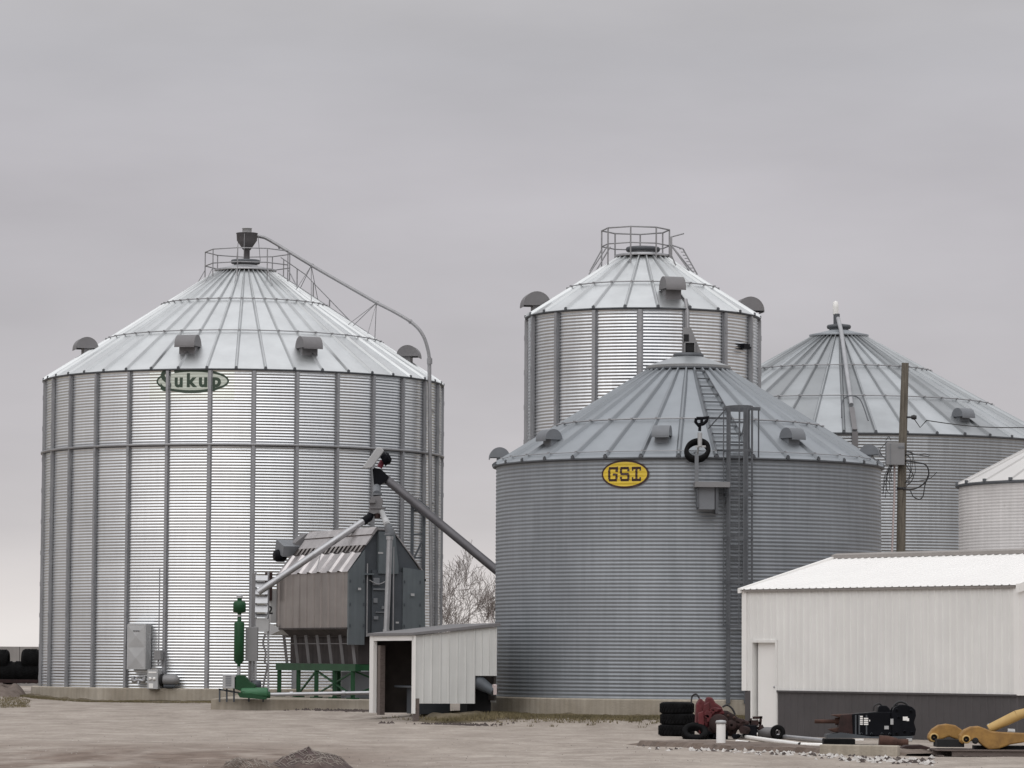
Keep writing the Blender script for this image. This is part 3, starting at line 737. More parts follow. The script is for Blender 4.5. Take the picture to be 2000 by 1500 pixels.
# caged ladder up the wall
ph = on_wall(B, 1433, 1345, 376); o, t = B.o(ph), B.t(ph)
zl0, zl1 = zbB - 0.1, B.front_z(1433, 797)
lad = MB()
def LP(u, r, z): q = B.c + o * (B.R + r) + t * u; return Vector((q.x, q.y, z))
for u in (-0.24, 0.24): lad.bar(LP(u, 0.18, zl0), LP(u, 0.18, zl1), 0.11, 0.06)
z = zl0 + 0.2
while z < zl1: lad.bar(LP(-0.24, 0.18, z), LP(0.24, 0.18, z), 0.045, 0.045); z += 0.3
z = zl0 + 0.5
while z < zeB:
    for u in (-0.24, 0.24): lad.bar(LP(u, 0.0, z), LP(u, 0.18, z), 0.04, 0.06)
    z += 1.6
ld = lad.build('wall_ladder', M['rail_dk'], bB)
cg = MB(); NC = 10; zc0 = 2.6
def cage(i, z): a = PI * i / NC; return LP(0.38 * math.cos(a), 0.20 + 0.66 * math.sin(a), z)
z = zc0
while z <= zl1 + 0.01:
    for i in range(NC): cg.bar(cage(i, z), cage(i + 1, z), 0.012, 0.07)
    z += (zl1 - zc0) / 5
for i in (0, 2, 4, 5, 6, 8, 10): cg.bar(cage(i, zc0), cage(i, zl1), 0.03, 0.012)
cg.build('ladder_cage', M['rail_dk'], bB)
# roof ladder of flat steps between the eave and the peak
rl = MB()
ra, rb_ = on_wall(B, 1432, 1345, 360), R_(10)
def RL(phi, r, h): return B.pt(phi, r, cone_z(B, r, zeB, znB, rnB) + h)
ks = 11                     # steps bolted from rib to rib, so they narrow with the sheet
pL, pR = OFF_B + 2 * PI / 34, OFF_B + 4 * PI / 34
for k in range(ks):
    r = B.R * 0.985 - (B.R * 0.985 - 1.45) * k / (ks - 1)
    rl.bar(RL(pL, r, 0.11), RL(pR, r, 0.11), 0.07, 0.035)
for p_ in (pL, pR): rl.bar(RL(p_, B.R * 0.985, 0.105), RL(p_, 1.4, 0.105), 0.03, 0.02)
rl.build('roof_ladder', M['rail_dk'], bB)
# side frame at the ladder head
b = MB()
for u in (0.36, 0.62):
    b.tube([LP(u, 0.02, zeB - 0.05), LP(u, 0.02, zl1 - 0.03)], 0.022, 6)
b.bar(LP(-0.3, 0.05, zl1), LP(0.66, 0.02, zl1), 0.07, 0.09)
b.tube([LP(-0.27, 0.1, zl1), LP(-0.62, -0.5, zeB + 0.75)], 0.016, 5)
b.tube([LP(0.24, 0.2, zl1), LP(0.12, 0.2, zeB + 0.55)], 0.016, 5)
b.tube([LP(0.05, 0.25, zl1), LP(0.05, 0.2, zeB + 0.1)], 0.016, 5)
b.build('ladder_head', M['rail_dk'], bB)
# rest platform beside the ladder
ph2 = on_wall(B, 1378, 1345, 376); o2, t2 = B.o(ph2), B.t(ph2)
zp = B.front_z(1378, 948)
def PP(u, r, z): q = B.c + o2 * (B.R + r) + t2 * u; return Vector((q.x, q.y, z))
b = MB(); b.box(PP(0.12, 0.32, zp), (0.92, 0.6, 0.14), (t2, o2, Z))
b.build('platform', M['grey'], bB)
b = MB(); b.box(PP(-0.30, 0.58, zp + 0.42), (0.10, 0.05, 0.75), (t2, o2, Z)); b.tube([PP(-0.32, 0.58, zp + 0.85), PP(-0.32, 0.05, zp + 0.85)], 0.02, 6); b.build('platform_post', M['vent_dull'], bB)
b = MB(); b.box(PP(-0.02, 0.24, zp - 0.36), (0.42, 0.40, 0.58), (t2, o2, Z)); b.build('wall_hatch', M['vent_dull'], bB)
b = MB(); b.box(PP(0.25, 0.26, zp - 0.42), (0.08, 0.40, 0.68), (t2, o2, Z)).cut(); b.box(PP(-0.25, 0.26, zp - 0.35), (0.05, 0.40, 0.50), (t2, o2, Z)); b.builds('hatch_side', M['rail_dk'], bB)
# black hoop hung on a short post by the eave
yH = B.D - B.R - 0.25
tH = thing('lifting_hoop', at(1362, 900, yH), 'tilted black rubber hoop hung at the eave beside the caged ladder', 'hoop')
c = at(1362, 880, yH)
ax3 = (Vector((0.96, 0.0, 0.28)).normalized(), Vector((-0.24, 0.35, 0.86)).normalized(), Vector((0, -1, 0.35)).normalized())
b = MB(); X3 = ax3[0]; Z3 = Vector((0.05, -0.80, 0.60)).normalized(); Y3 = Z3.cross(X3).normalized()
b.lathe([(0.245, -0.09), (0.335, -0.10), (0.355, 0.0), (0.335, 0.10), (0.245, 0.09), (0.23, 0.0), (0.245, -0.09)], c, 36, (X3, Y3, Z3)); b.build('hoop', M['black'], tH)
b = MB(); b.tube([at(1367, 845, yH), at(1367, 872, yH)], 0.06, 8); b.tube([at(1364, 872, yH), at(1360, 905, yH + 0.2)], 0.03, 6); b.bar(at(1358, 872, yH), at(1382, 872, yH), 0.05); b.build('post', M['ltgrey'], tH)
b = MB()
b.tube([at(1367, 826, yH), at(1366.5, 842, yH)], 0.04, 8)
b.tube([at(1360, 817, yH), at(1358.5, 824, yH), at(1364, 831, yH), at(1374, 828, yH), at(1380, 822, yH), at(1384, 815, yH), at(1372, 817, yH), at(1360, 817, yH)], 0.045, 7)
b.tube([at(1371, 817, yH), at(1370, 829, yH)], 0.04, 7)
b.build('hook_head', M['black_paint'], tH)
# grey box low at the left edge
T, c, o, t, z0, z1 = wbox('switch_box', 972, 1287, 1309, 0.24, 0.16, M['steel_dk'], 'small dark switch box low on the bin with the yellow sign, above the lean-to duct', 'switch box', B=B, pc=1345, half=376.5)
b = MB(); b.tube([c + Z * 0.15, c + Z * 1.5], 0.015, 6); b.tube([c - Z * 0.15, c - Z * 0.55], 0.02, 6); b.build('conduit', M['pink'], T)

# ---- tall bin behind -----------------------------------------------------------------
C = Bin(1031, 1480, 640, 114.7)
zeC = C.front_z(1255, 598); rnC = 0.78; znC = C.mid_z(1255, 505)
bC = thing('grain_bin', (C.c.x, C.c.y, 0), 'tall narrow bright grain bin standing behind the bin with the yellow sign', 'grain bin')
foundation(C, -0.3, 0.5, 0.3, bC)
corrugated(C, 0.5, zeC, PITCH_C, 0.0085, M['galv_mid'], bC, 96, 8, 11, 0.05, 31, 0.10)
OFF_C = R_(-8.4)
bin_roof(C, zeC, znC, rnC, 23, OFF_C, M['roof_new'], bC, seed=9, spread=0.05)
roof_ring(C, C.R * 0.655, zeC, znC, rnC, 23, OFF_C, bC)
stiffeners(C, 16, R_(-1.3), 0.5, zeC - 0.1, bC, 0.20, 0.085)
for a, f, up in ((17, 0.86, 0.26), (-78, 0.95, 0.16), (103, 0.95, 0.16), (172, 0.9, 0.2)):
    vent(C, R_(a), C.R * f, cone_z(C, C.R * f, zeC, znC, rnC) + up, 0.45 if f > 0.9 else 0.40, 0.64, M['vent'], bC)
zcC = C.mid_z(1255, 490)
collar(C, znC, rnC, zcC, 0.48, bC, M['pipe'], 0.05)
cx, cy = at(1241, 480, 114.7).x, C.c.y
zt, zm, zf = C.mid_z(1241, 450), C.mid_z(1241, 481), C.mid_z(1241, 503)
b = MB(); rr = 1.10
P = [Vector((cx + rr * math.cos(R_(a)), cy + rr * math.sin(R_(a)), 0)) for a in (-10, 35, 80, 125, 170, 215, 260, 305, 350)]
b.tube([p + Z * zt for p in P], 0.026, 6, False); b.tube([p + Z * zm for p in P], 0.022, 6, False)
for p in P[:-1]:
    b.tube([p + Z * (zf - 0.45), p + Z * zt], 0.028, 6)
b.build('guard_rail', M['rail'], bC)
b = MB()
for (px0, py0, px1, py1, dy) in ((1188, 478, 1150, 536, -0.3), (1192, 482, 1160, 536, 0.2), (1176, 486, 1152, 530, 1.0), (1310, 478, 1346, 528, -0.4), (1312, 500, 1326, 532, -0.6), (1334, 486, 1362, 536, 0.2), (1312, 480, 1356, 535, 0.5), (1310, 463, 1336, 456, 0.3), (1310, 478, 1334, 486, 0.2)):
    b.tube([at(px0, py0, 114.4 + dy), at(px1, py1, 114.4 + dy)], 0.024, 6); b.cut()
b.bar(at(1310, 463, 114.3), at(1310, 512, 114.3), 0.1, 0.06)
b.builds('rail_brace', M['rail'], bC); b = MB()
for k in range(9):
    f = k / 8; b.tube([at(1334 + 28 * f, 486 + 50 * f, 114.6), at(1327 + 28 * f, 486 + 50 * f, 114.2)], 0.014, 5)
b.build('roof_stair', M['rail'], bC)
ph = on_wall(C, 1338, 1255, 225)
b = MB(); b.tube([C.pt(ph, C.R * 0.98, zeC + 0.25), C.pt(ph, C.R + 0.1, zeC - 0.2), C.pt(ph, C.R + 0.12, zeC - 3)], 0.06, 8); b.build('drop_pipe', M['rail'], bC)
ph = on_wall(C, 1447, 1255, 225); zz = C.front_z(1447, 667)
b = MB(); b.box(C.pt(ph, C.R + 0.1, zz), (0.36, 0.14, 0.16), (C.t(ph), C.o(ph), Z)); b.bar(C.pt(ph, C.R + 0.1, zz - 0.02), C.pt(ph + 0.10, C.R + 0.1, zz - 0.02), 0.05); b.build('level_switch', M['black_paint'], bC)

# ---- wide bin behind, right ------------------------------------------------------------
D = Bin(1212, 2070, 855, 128.5)
zeD = D.front_z(1655, 843); rnD = 0.95; znD = D.mid_z(1635, 660)
bD = thing('grain_bin', (D.c.x, D.c.y, 0), 'wide weathered grain bin with patchy grey roof behind the utility pole', 'grain bin')
foundation(D, -0.3, 0.5, 0.3, bD)
corrugated(D, 0.5, zeD, PITCH_C, 0.0075, M['galv_old2'], bD, 144, 16, 11, 0.0, 41, 0.06)
OFF_D = on_wall(D, 1649, 1640, 430)
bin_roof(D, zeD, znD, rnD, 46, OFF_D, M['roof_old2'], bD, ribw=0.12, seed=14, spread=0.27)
roof_ring(D, D.R * 0.70, zeD, znD, rnD, 46, OFF_D, bD)
roof_ring(D, D.R * 0.42, zeD, znD, rnD, 46, OFF_D, bD)
for k in range(4):
    rc = D.R * 0.88
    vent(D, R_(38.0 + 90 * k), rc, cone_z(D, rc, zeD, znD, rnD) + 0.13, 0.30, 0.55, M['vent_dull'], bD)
zcD = D.mid_z(1635, 641)
collar(D, znD, rnD, zcD, 0.34, bD, M['roof_old'], 0.07)
yD = D.c.y
b = MB(); b.tube([at(1634, 640, yD), at(1634, 613, yD)], 0.115, 12); b.build('inlet_neck', M['rail_dk'], bD)
b = MB(); b.lathe([(0.10, D.mid_z(1633, 614)), (0.105, D.mid_z(1633, 600)), (0.09, D.mid_z(1633, 590)), (0.02, D.mid_z(1633, 588))], at(1632, 600, yD).xy.to_3d(), 16); b.build('inlet_cap', M['ring_w'], bD)
phd = on_wall(D, 1667, 1640, 400)
b = MB(); b.tube([at(1637, 622, yD - 0.3), D.pt(phd, 1.2, cone_z(D, 1.2, zeD, znD, rnD) + 0.28), D.pt(phd, D.R * 0.80, cone_z(D, D.R * 0.80, zeD, znD, rnD) + 0.14)], 0.075, 10); b.build('roof_pipe', M['pipe'], bD)
b = MB(); b.bar(D.pt(phd, D.R * 0.82, cone_z(D, D.R * 0.82, zeD, znD, rnD) + 0.12), D.pt(phd, D.R + 0.05, zeD + 0.06), 0.17, 0.05)
b.bar(D.pt(phd, D.R + 0.08, zeD + 0.0), D.pt(phd, D.R + 0.08, zeD - 0.6), 0.2, 0.08); b.build('ladder_plate', M['vent'], bD)
b = MB()
b.tube(spline([D.pt(phd - 0.055, D.R * 0.93, zeD + 0.5), D.pt(phd - 0.05, D.R * 0.87, zeD + 1.1), D.pt(phd - 0.01, D.R * 0.84, zeD + 1.3), D.pt(phd + 0.04, D.R * 0.86, zeD + 1.15), D.pt(phd + 0.065, D.R * 0.95, zeD + 0.4)]), 0.022, 6); b.build('grab_hoop', M['rail_dk'], bD)

# ---- pale bin at the right edge ---------------------------------------------------------
E = Bin(1872, 2470, 990, 90.0)
zeE = E.front_z(2160, 932); rnE = 0.5; znE = zeE + (E.R - rnE) * 0.53
bE = thing('grain_bin', (E.c.x, E.c.y, 0), 'pale off-white painted bin with a white roof behind the white shed', 'grain bin')
foundation(E, -0.3, 0.4, 0.2, bE)
corrugated(E, 0.4, zeE, 0.0762, 0.0055, M['white_bin'], bE, 96, 10, 15, 0.0, 51, 0.04)
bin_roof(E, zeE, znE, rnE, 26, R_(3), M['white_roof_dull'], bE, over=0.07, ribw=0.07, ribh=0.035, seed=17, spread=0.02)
collar(E, znE, rnE, znE + 0.4, 0.3, bE, M['white_roof_dull'])

# ------------------------------------------------------------------ utility pole
yP = 97.5
tU = thing('utility_pole', at(1757, 1290, yP), 'leaning weathered wooden pole with a grey box and loose cables', 'utility pole')
b = MB(); b.tube([at(1755, 1395, yP), at(1762, 900, yP), at(1768, 709, yP)], [0.135, 0.118, 0.098], 14); b.build('pole', M['wood'], tU)
b = MB(); b.box(at(1748, 887, yP - 0.2), (0.50, 0.26, 0.60)); b.build('box', M['grey'], tU, bevel=0.01)
b = MB(); b.box(at(1739, 887, yP - 0.338), (0.012, 0.012, 0.58)); b.box(at(1760, 873, yP - 0.34), (0.16, 0.03, 0.04)); b.build('box_door', M['vent_dull'], tU)
b = MB(); b.tube([at(1747, 905, yP - 0.1), at(1747, 960, yP - 0.08), at(1741, 1110, yP - 0.08)], 0.03, 7); b.build('conduit', M['pink'], tU)
b = MB(); b.lathe([(0.128, -0.03), (0.135, -0.03), (0.135, 0.03), (0.128, 0.03)], at(1761, 954, yP), 16).cut(); b.bar(at(1768, 815, yP - 0.05), at(1784, 815, yP - 0.1), 0.05); b.lathe([(0.05, -0.07), (0.07, 0.0), (0.05, 0.07)], at(1785, 815, yP - 0.1), 10, (Vector((0, 0, 1)), Vector((0, 1, 0)), Vector((1, 0, 0)))); b.builds('bracket', M['wire'], tU)
b = MB()
rng = random.Random(5)
def loop(pts, r=0.012): b.tube(spline([at(x, y, yP - dy) for x, y, dy in pts], 6), r, 5)
loop([(1768, 905, .1), (1776, 918, .2), (1784, 928, .25), (1780, 940, .2), (1770, 950, .15)])
loop([(1768, 900, .1), (1790, 903, .3), (1808, 908, .35), (1814, 922, .35), (1811, 936, .3), (1800, 948, .25), (1784, 955, .2), (1764, 955, .13)], 0.020)
loop([(1766, 955, .13), (1777, 957, .2), (1784, 970, .25), (1796, 975, .3), (1803, 968, .3), (1806, 950, .3), (1812, 930, .3)], 0.016)
loop([(1766, 890, .12), (1785, 888, .2), (1800, 890, .3), (1815, 892, .3)], 0.010)
loop([(1768, 880, .12), (1780, 884, .2), (1792, 889, .2), (1806, 886, .3), (1816, 890, .3)], 0.010)
loop([(1766, 943, .1), (1790, 940, .3), (1815, 935, .35), (1830, 922, .35)], 0.010)
loop([(1733, 862, .2), (1724, 872, .2), (1718, 882, .2), (1728, 895, .2), (1735, 900, .2)], 0.010)
for k in range(9):
    x0 = 1739 + rng.uniform(0, 9); x1 = x0 - rng.uniform(2, 17); y1 = rng.uniform(935, 975)
    loop([(x0, 903, .25), ((x0 + x1) / 2 - rng.uniform(0, 4), 920 + rng.uniform(-5, 8), .25), (x1, y1 - 12, .25), (x1 + rng.uniform(-3, 10), y1, .2)], 0.008)
loop([(1740, 860, .2), (1736, 853, .2), (1730, 860, .2)], 0.010)
for k in range(5):
    x0 = 1768; y0 = rng.uniform(880, 900); loop([(x0, y0, .12), (x0 + rng.uniform(6, 14), y0 + rng.uniform(2, 12), .2), (x0 + rng.uniform(8, 24), y0 + rng.uniform(15, 40), .25), (x0 + rng.uniform(0, 8), y0 + rng.uniform(45, 60), .15)], 0.008)
b.build('cables', M['wire'], tU)
b = MB(); pts = [at(1810 + 12 * k, 821 + 14 * (k / 16) + 5 * math.sin(PI * k / 16), yP - 0.1 + k * 0.3) for k in range(17)]
b.tube([at(1784, 816, yP - 0.1), at(1797, 835, yP), pts[0]] + pts + [at(2100, 846, yP + 6), at(2700, 840, yP + 30), at(3300, 800, yP + 60)], 0.014, 5)
tag(b.build('overhead_cable', M['wire'], loc=at(1784, 816, yP)), 'thin black cable strung from the top bracket of the wooden pole', 'cable')

# ------------------------------------------------------------------ concrete pad and grain dryer
yS = 107.0
zsl = at(560, 1366, yS).z
xa, xb = at(412, 1370, yS).x, at(735, 1370, yS).x
b = MB(); b.box(((xa + xb) / 2, yS + 7.0, (zsl - 0.3) / 2), (xb - xa, 14.0, zsl + 0.3)); ob = struct(b.build('concrete_pad', M['concrete'], bevel=0.02))
P0 = at(681, 1200, 108.5)
AL = R_(25)
U = Vector((math.cos(AL), math.sin(AL), 0)); V = Vector((-math.sin(AL), math.cos(AL), 0)); Z = Vector((0, 0, 1))
def DP(u, v, z): q = P0 + U * u + V * v; return Vector((q.x, q.y, z))
dz = lambda py: at(681, py, 108.5).z
zBm, zEv, zAp, zCh, zGr1, zGr0 = dz(1227), dz(1113), dz(1034), dz(1243), dz(1297), dz(1311)
Ld, Wd = 6.0, 2.40
tD = thing('grain_dryer', DP(1.2, 2.8, zsl), 'brown and grey grain dryer on a green frame in front of the largest bin', 'grain dryer')
prof = [(0.3, zCh), (0.0, zBm), (0.0, zEv), (0.92, zAp), (1.45, zAp), (Wd, zEv - 0.05), (Wd, zBm), (Wd - 0.3, zCh)]
b = MB(); b.prism([DP(u, 0.10, z) for u, z in [(0.32, zCh + 0.02), (0.05, zBm), (0.05, zEv - 0.05), (0.92, zAp - 0.08), (1.45, zAp - 0.08), (Wd - 0.05, zEv - 0.1), (Wd - 0.05, zBm), (Wd - 0.32, zCh + 0.02)]], V * (Ld - 0.2)); b.build('body', M['steel_dk'], tD)
def sheet(p, q, up0, up1, n, dep, m, name, nrm):
    """ribbed sheet from edge p-q (bottom) to edge up0-up1 (top)"""
    b = MB()
    for i in range(n):
        for f0, f1, h0, h1 in ((0.0, 0.58, 0, 0), (0.58, 0.68, 0, dep), (0.68, 0.90, dep, dep), (0.90, 1.0, dep, 0)):
            a0, a1 = (i + f0) / n, (i + f1) / n
            b.quad(p.lerp(q, a0) + nrm * h0, p.lerp(q, a1) + nrm * h1, up0.lerp(up1, a1) + nrm * h1, up0.lerp(up1, a0) + nrm * h0)
    return b.build(name, m, tD)
sheet(DP(0, 0.05, zBm), DP(0, Ld, zBm), DP(0, 0.05, zEv), DP(0, Ld, zEv), 10, 0.03, M['brown_screen'], 'screen_wall', -U)
b = MB(); b.prism([DP(0.32, 0.05, zCh), DP(-0.02, 0.05, zBm), DP(0.03, 0.05, zBm), DP(0.36, 0.05, zCh)], V * (Ld - 0.1)); b.bar(DP(-0.03, 0.02, zBm), DP(-0.03, Ld, zBm), 0.06, 0.05); b.build('lower_skirt', M['plenum'], tD)
nr = Vector((-(zAp - zEv), 0, 0)); nrm = (-U * (zAp - zEv) + Z * 0.92).normalized()
mid = 0.5
def RP(f, v, off=0.0): return DP(0.92 * f, v, zEv + (zAp - zEv) * f) + nrm * off
sheet(RP(-0.06, -0.06, 0.03), RP(-0.06, Ld - 0.3, 0.03), RP(0.42, -0.06, 0.03), RP(0.42, Ld - 0.3, 0.03), 7, 0.06, M['dry_roof'], 'lower_roof', nrm)
b = MB()
b.quad(RP(0.42, 0.0, 0.02), RP(0.42, Ld - 0.3, 0.02), RP(0.62, Ld - 0.3, 0.02), RP(0.62, 0.0, 0.02)); b.build('dark_band', M['plenum'], tD)
b = MB()
n = 16
for i in range(n):          # scalloped feed pans along the band
    v0 = 0.1 + (Ld - 0.6) * i / n; v1 = 0.1 + (Ld - 0.6) * (i + 0.62) / n
    b.quad(RP(0.44, v0 + 0.06, 0.05), RP(0.44, v1 - 0.06, 0.05), RP(0.62, v1, 0.06), RP(0.62, v0, 0.06))
b.build('feed_pans', M['brown_screen'], tD)
b = MB(); b.prism([RP(0.60, -0.05, 0.06), RP(0.84, -0.05, 0.06), RP(0.84, -0.05, 0.02), RP(0.60, -0.05, 0.02)], V * (Ld - 0.5)); b.prism([RP(0.85, -0.05, 0.10), RP(1.03, -0.05, 0.10), RP(1.03, -0.05, 0.02), RP(0.85, -0.05, 0.02)], V * (Ld - 0.5)); b.build('upper_roof', M['dry_roof'], tD)
b = MB(); b.prism([DP(0.9, 0, zAp), DP(1.47, 0, zAp), DP(1.47, 0, zAp + 0.05), DP(0.9, 0, zAp + 0.05)], V * (Ld - 0.4)); b.prism([DP(1.45, 0, zAp + 0.02), DP(Wd + 0.06, 0, zEv), DP(Wd + 0.06, 0, zEv - 0.05), DP(1.45, 0, zAp - 0.05)], V * Ld); b.build('back_roof', M['dry_roof'], tD)
# the end facing the yard
b = MB(); b.prism([DP(u, 0.05, z) for u, z in prof], V * 0.06); b.build('end_wall', M['steel_dk'], tD)
b = MB()
b.prism([DP(u, 0.045, z) for u, z in ((-0.03, zCh - 0.25), (-0.03, zEv - 0.02), (0.5, zEv + (zAp - zEv) * 0.5), (0.5, zCh - 0.25))], -V * 0.10)
b.build('end_panel', M['steel_blue'], tD)
b = MB(); b.box(DP(0.62, -0.02, zEv - 0.12), (0.26, 0.3, 0.05), (U, V, (Z + U * 0.3).normalized())); b.build('rain_hood', M['steel_blue'], tD)
b = MB(); b.prism([DP(u, 0.03, z) for u, z in ((0.92, zEv - 0.1), (0.92, zAp - 0.05), (1.45, zAp - 0.05), (1.58, zEv + 0.15), (1.58, zEv - 0.1))], -V * 0.14); b.build('upper_panel', M['steel_blue'], tD)
b = MB(); b.box(DP(1.0, 0.0, (zCh + zEv) / 2), (0.52, 0.10, zEv - zCh), (U, V, Z)); b.build('control_bay', M['steel_dk'], tD)
b = MB()
rng = random.Random(3)
for (u, z, w_, h_) in ((0.86, dz(1135), 0.20, 0.22), (1.08, dz(1102), 0.28, 0.16), (0.84, dz(1172), 0.12, 0.14), (1.12, dz(1186), 0.14, 0.09), (0.86, dz(1206), 0.14, 0.10), (0.96, dz(1150), 0.4, 0.05), (1.0, dz(1195), 0.3, 0.03)):
    b.box(DP(u, -0.07, z), (w_, 0.06, h_), (U, V, Z)); b.cut()
b.builds('control_box', M['vent_dull'], tD)
b = MB()
b.prism([DP(u, 0.03, z) for u, z in ((1.40, zCh - 0.2), (1.40, zEv - 0.05), (1.75, zEv - 0.05), (1.75, zCh - 0.2))], -V * 0.05); b.build('side_panel', M['steel_dk'], tD)
b = MB(); b.prism([DP(u, 0.03, z) for u, z in ((1.75, zCh - 0.2), (1.75, zEv + 0.10), (Wd + 0.05, zEv + 0.02), (Wd + 0.12, zCh - 0.2))], -V * 0.09); b.build('side_panel', M['steel_blue'], tD)
# latches, labels and conduits over the end
b = MB()
for u, z, w_, h_ in ((0.30, dz(1150), 0.10, 0.07), (0.98, dz(1079), 0.16, 0.05), (2.05, dz(1160), 0.12, 0.08), (1.55, dz(1215), 0.10, 0.05)): b.box(DP(u, -0.115, z), (w_, 0.012, h_), (U, V, Z)); b.cut()
b.builds('label_plate', M['ltgrey'], tD)
b = MB()
for u, z0_, z1_ in ((0.56, zCh, zEv + 0.2), (1.42, zCh, zAp - 0.5)):
    b.tube([DP(u, -0.10, z0_), DP(u, -0.10, z1_)], 0.022, 6); b.cut()
b.tube(spline([DP(0.62, -0.10, zEv - 0.3), DP(0.9, -0.16, zEv - 0.42), DP(1.2, -0.14, zEv - 0.3)]), 0.016, 6); b.builds('conduit', M['rail'], tD)
b = MB()
for z in (dz(1135), dz(1180), dz(1222)):
    for u in (0.02, 0.46, 1.80, 2.32): b.box(DP(u, -0.075, z), (0.03, 0.02, 0.09), (U, V, Z)); b.cut()
b.builds('latch', M['steel_dk'], tD)
# open plenum under the body
b = MB(); b.box(DP(Wd / 2, Ld / 2 + 0.1, (zCh + zGr1) / 2), (Wd - 0.9, Ld - 0.4, zCh - zGr1), (U, V, Z)); b.build('plenum', M['plenum'], tD)
b = MB()
for i in range(7):
    v = 0.15 + (Ld - 0.4) * i / 6; b.bar(DP(0.28, v, zGr1), DP(0.16, v, zCh + 0.05), 0.09, 0.05); b.bar(DP(Wd - 0.28, v, zGr1), DP(Wd - 0.16, v, zCh), 0.09, 0.05)
b.bar(DP(0.2, 0.1, (zCh + zGr1) / 2 + 0.2), DP(0.2, Ld, (zCh + zGr1) / 2 + 0.2), 0.02); b.build('struts', M['vent'], tD)
b = MB()
for u in (0.18, Wd - 0.18): b.bar(DP(u, -0.3, (zGr1 + zGr0) / 2), DP(u, Ld + 0.3, (zGr1 + zGr0) / 2), 0.14, zGr1 - zGr0)
for v in (-0.2, Ld * 0.5, Ld + 0.2): b.bar(DP(0.25, v, (zGr1 + zGr0) / 2), DP(Wd - 0.25, v, (zGr1 + zGr0) / 2), 0.12, zGr1 - zGr0 - 0.03)
b.build('frame_beam', M['green'], tD)
for u in (0.18, Wd - 0.18):
    for v in (0.05, Ld * 0.25, Ld * 0.5, Ld * 0.75, Ld + 0.15):
        b = MB(); b.bar(DP(u, v, zsl), DP(u, v, zGr0), 0.13, 0.13); b.box(DP(u, v, zsl + 0.02), (0.3, 0.3, 0.04), (U, V, Z)); b.build('leg', M['green'], tD)
b = MB(); b.bar(DP(0.18, 0.05, zsl + 0.1), DP(0.18, Ld * 0.5, zGr0), 0.05); b.bar(DP(0.18, Ld * 0.5, zsl + 0.1), DP(0.18, 0.05, zGr0 - 0.02), 0.045); b.bar(DP(0.18, Ld * 0.5, zGr0), DP(0.18, Ld * 0.75, zsl + 0.1), 0.05); b.bar(DP(Wd - 0.18, 0.05, zsl + 0.1), DP(Wd - 0.18, Ld * 0.5, zGr0), 0.05); b.bar(DP(0.1, 0.0, zsl + 0.1), DP(Wd - 0.2, 0.0, zGr0), 0.05); b.bar(DP(0.2, -0.02, zGr0), DP(Wd - 0.2, -0.02, zsl + 0.1), 0.045); b.build('cross_brace', M['green'], tD)
b = MB(); b.box(DP(0.9, 1.2, (zsl + zGr0) / 2), (0.9, 0.9, zGr0 - zsl - 0.02), (U, V, Z)); b.build('drop_box', M['vent_dull'], tD)
# far end: fan, burner and louvred inlet
b = MB(); b.box(DP(0.25, Ld + 0.25, dz(1180)), (0.9, 0.5, 1.0), (U, V, Z)); b.prism([DP(-0.2, Ld + 0.05, dz(1215)), DP(-0.2, Ld + 0.05, dz(1240)), DP(0.3, Ld - 0.5, dz(1240)), DP(0.0, Ld - 0.5, dz(1228))], V * 0.5); b.build('inlet_box', M['ltgrey'], tD)
b = MB(); b.box(DP(-0.24, Ld + 0.1, dz(1140)), (0.12, 0.35, 0.9), (U, V, Z)); b.build('dark_panel', M['redbrown'], tD)
vs, fs = text_flat('2', 0.36, 0.012)
b = MB(); b._add([at(522 + q.x * 60, 1199 - q.y * 60, (DP(0, Ld, 0).y - 0.62)) for q in vs], fs); b.build('lettering', M['dark'], tD)
c = DP(0.35, Ld + 0.0, dz(1066))
b = MB(); b.box(c + Z * 0.08, (0.55, 0.7, 0.35), (U, (V + Z * 0.35).normalized(), (Z - V * 0.35).normalized())); b.build('top_drive', M['vent_dull'], tD)
b = MB(); b.lathe([(0.02, -0.2), (0.16, -0.2), (0.20, -0.1), (0.20, 0.12), (0.14, 0.18), (0.02, 0.2)], c - Z * 0.16 - U * 0.2 + V * 0.1, 14, (V, Z, U)); b.build('drive_pulley', M['black_paint'], tD)
b = MB(); b.prism([DP(0.5, Ld - 0.3, dz(1050)), DP(0.9, Ld - 0.3, dz(1030)), DP(0.9, Ld - 0.3, dz(1045)), DP(0.5, Ld - 0.3, dz(1068))], V * 0.5); b.build('end_cowl', M['vent'], tD)

# ------------------------------------------------------------------ feed auger, distributor and spouts
yF = 111.3
tF = thing('feed_auger', at(741, 935, yF), 'long dark auger tube with a black head rising behind the lean-to', 'auger')
pa, pb = at(752, 934, yF), at(1230, 1329, 108.4)
b = MB(); b.tube([pa, pb], 0.135, 14); b.build('tube', M['pipe_dk'], tF)
b = MB(); b.lathe([(0.02, 0.02), (0.25, 0.02), (0.28, 0.5), (0.45, 1.05), (0.43, 1.05)], Vector((pb.x, pb.y, 0)), 18); b.build('inlet_hopper', M['pipe_dk'], tF)
b = MB()
hd = [at(728, 918, yF), at(732, 914, yF), at(745, 917, yF), at(760, 932, yF), at(755, 940, yF), at(744, 947, yF), at(731, 947, yF)]
b.prism([p - Vector((0, 0.2, 0)) for p in hd], (0, 0.4, 0)); b.build('head', M['black_paint'], tF)
b = MB(); b.tube([at(741, 913, yF), at(748, 900, yF)], 0.09, 10); b.build('motor_neck', M['maroon'], tF)
b = MB(); b.tube([at(746, 899, yF), at(757, 893, yF)], 0.21, 14); b.tube([at(757, 893, yF), at(762, 890.5, yF)], [0.21, 0.12], 14); b.build('motor', M['black_paint'], tF)
b = MB()
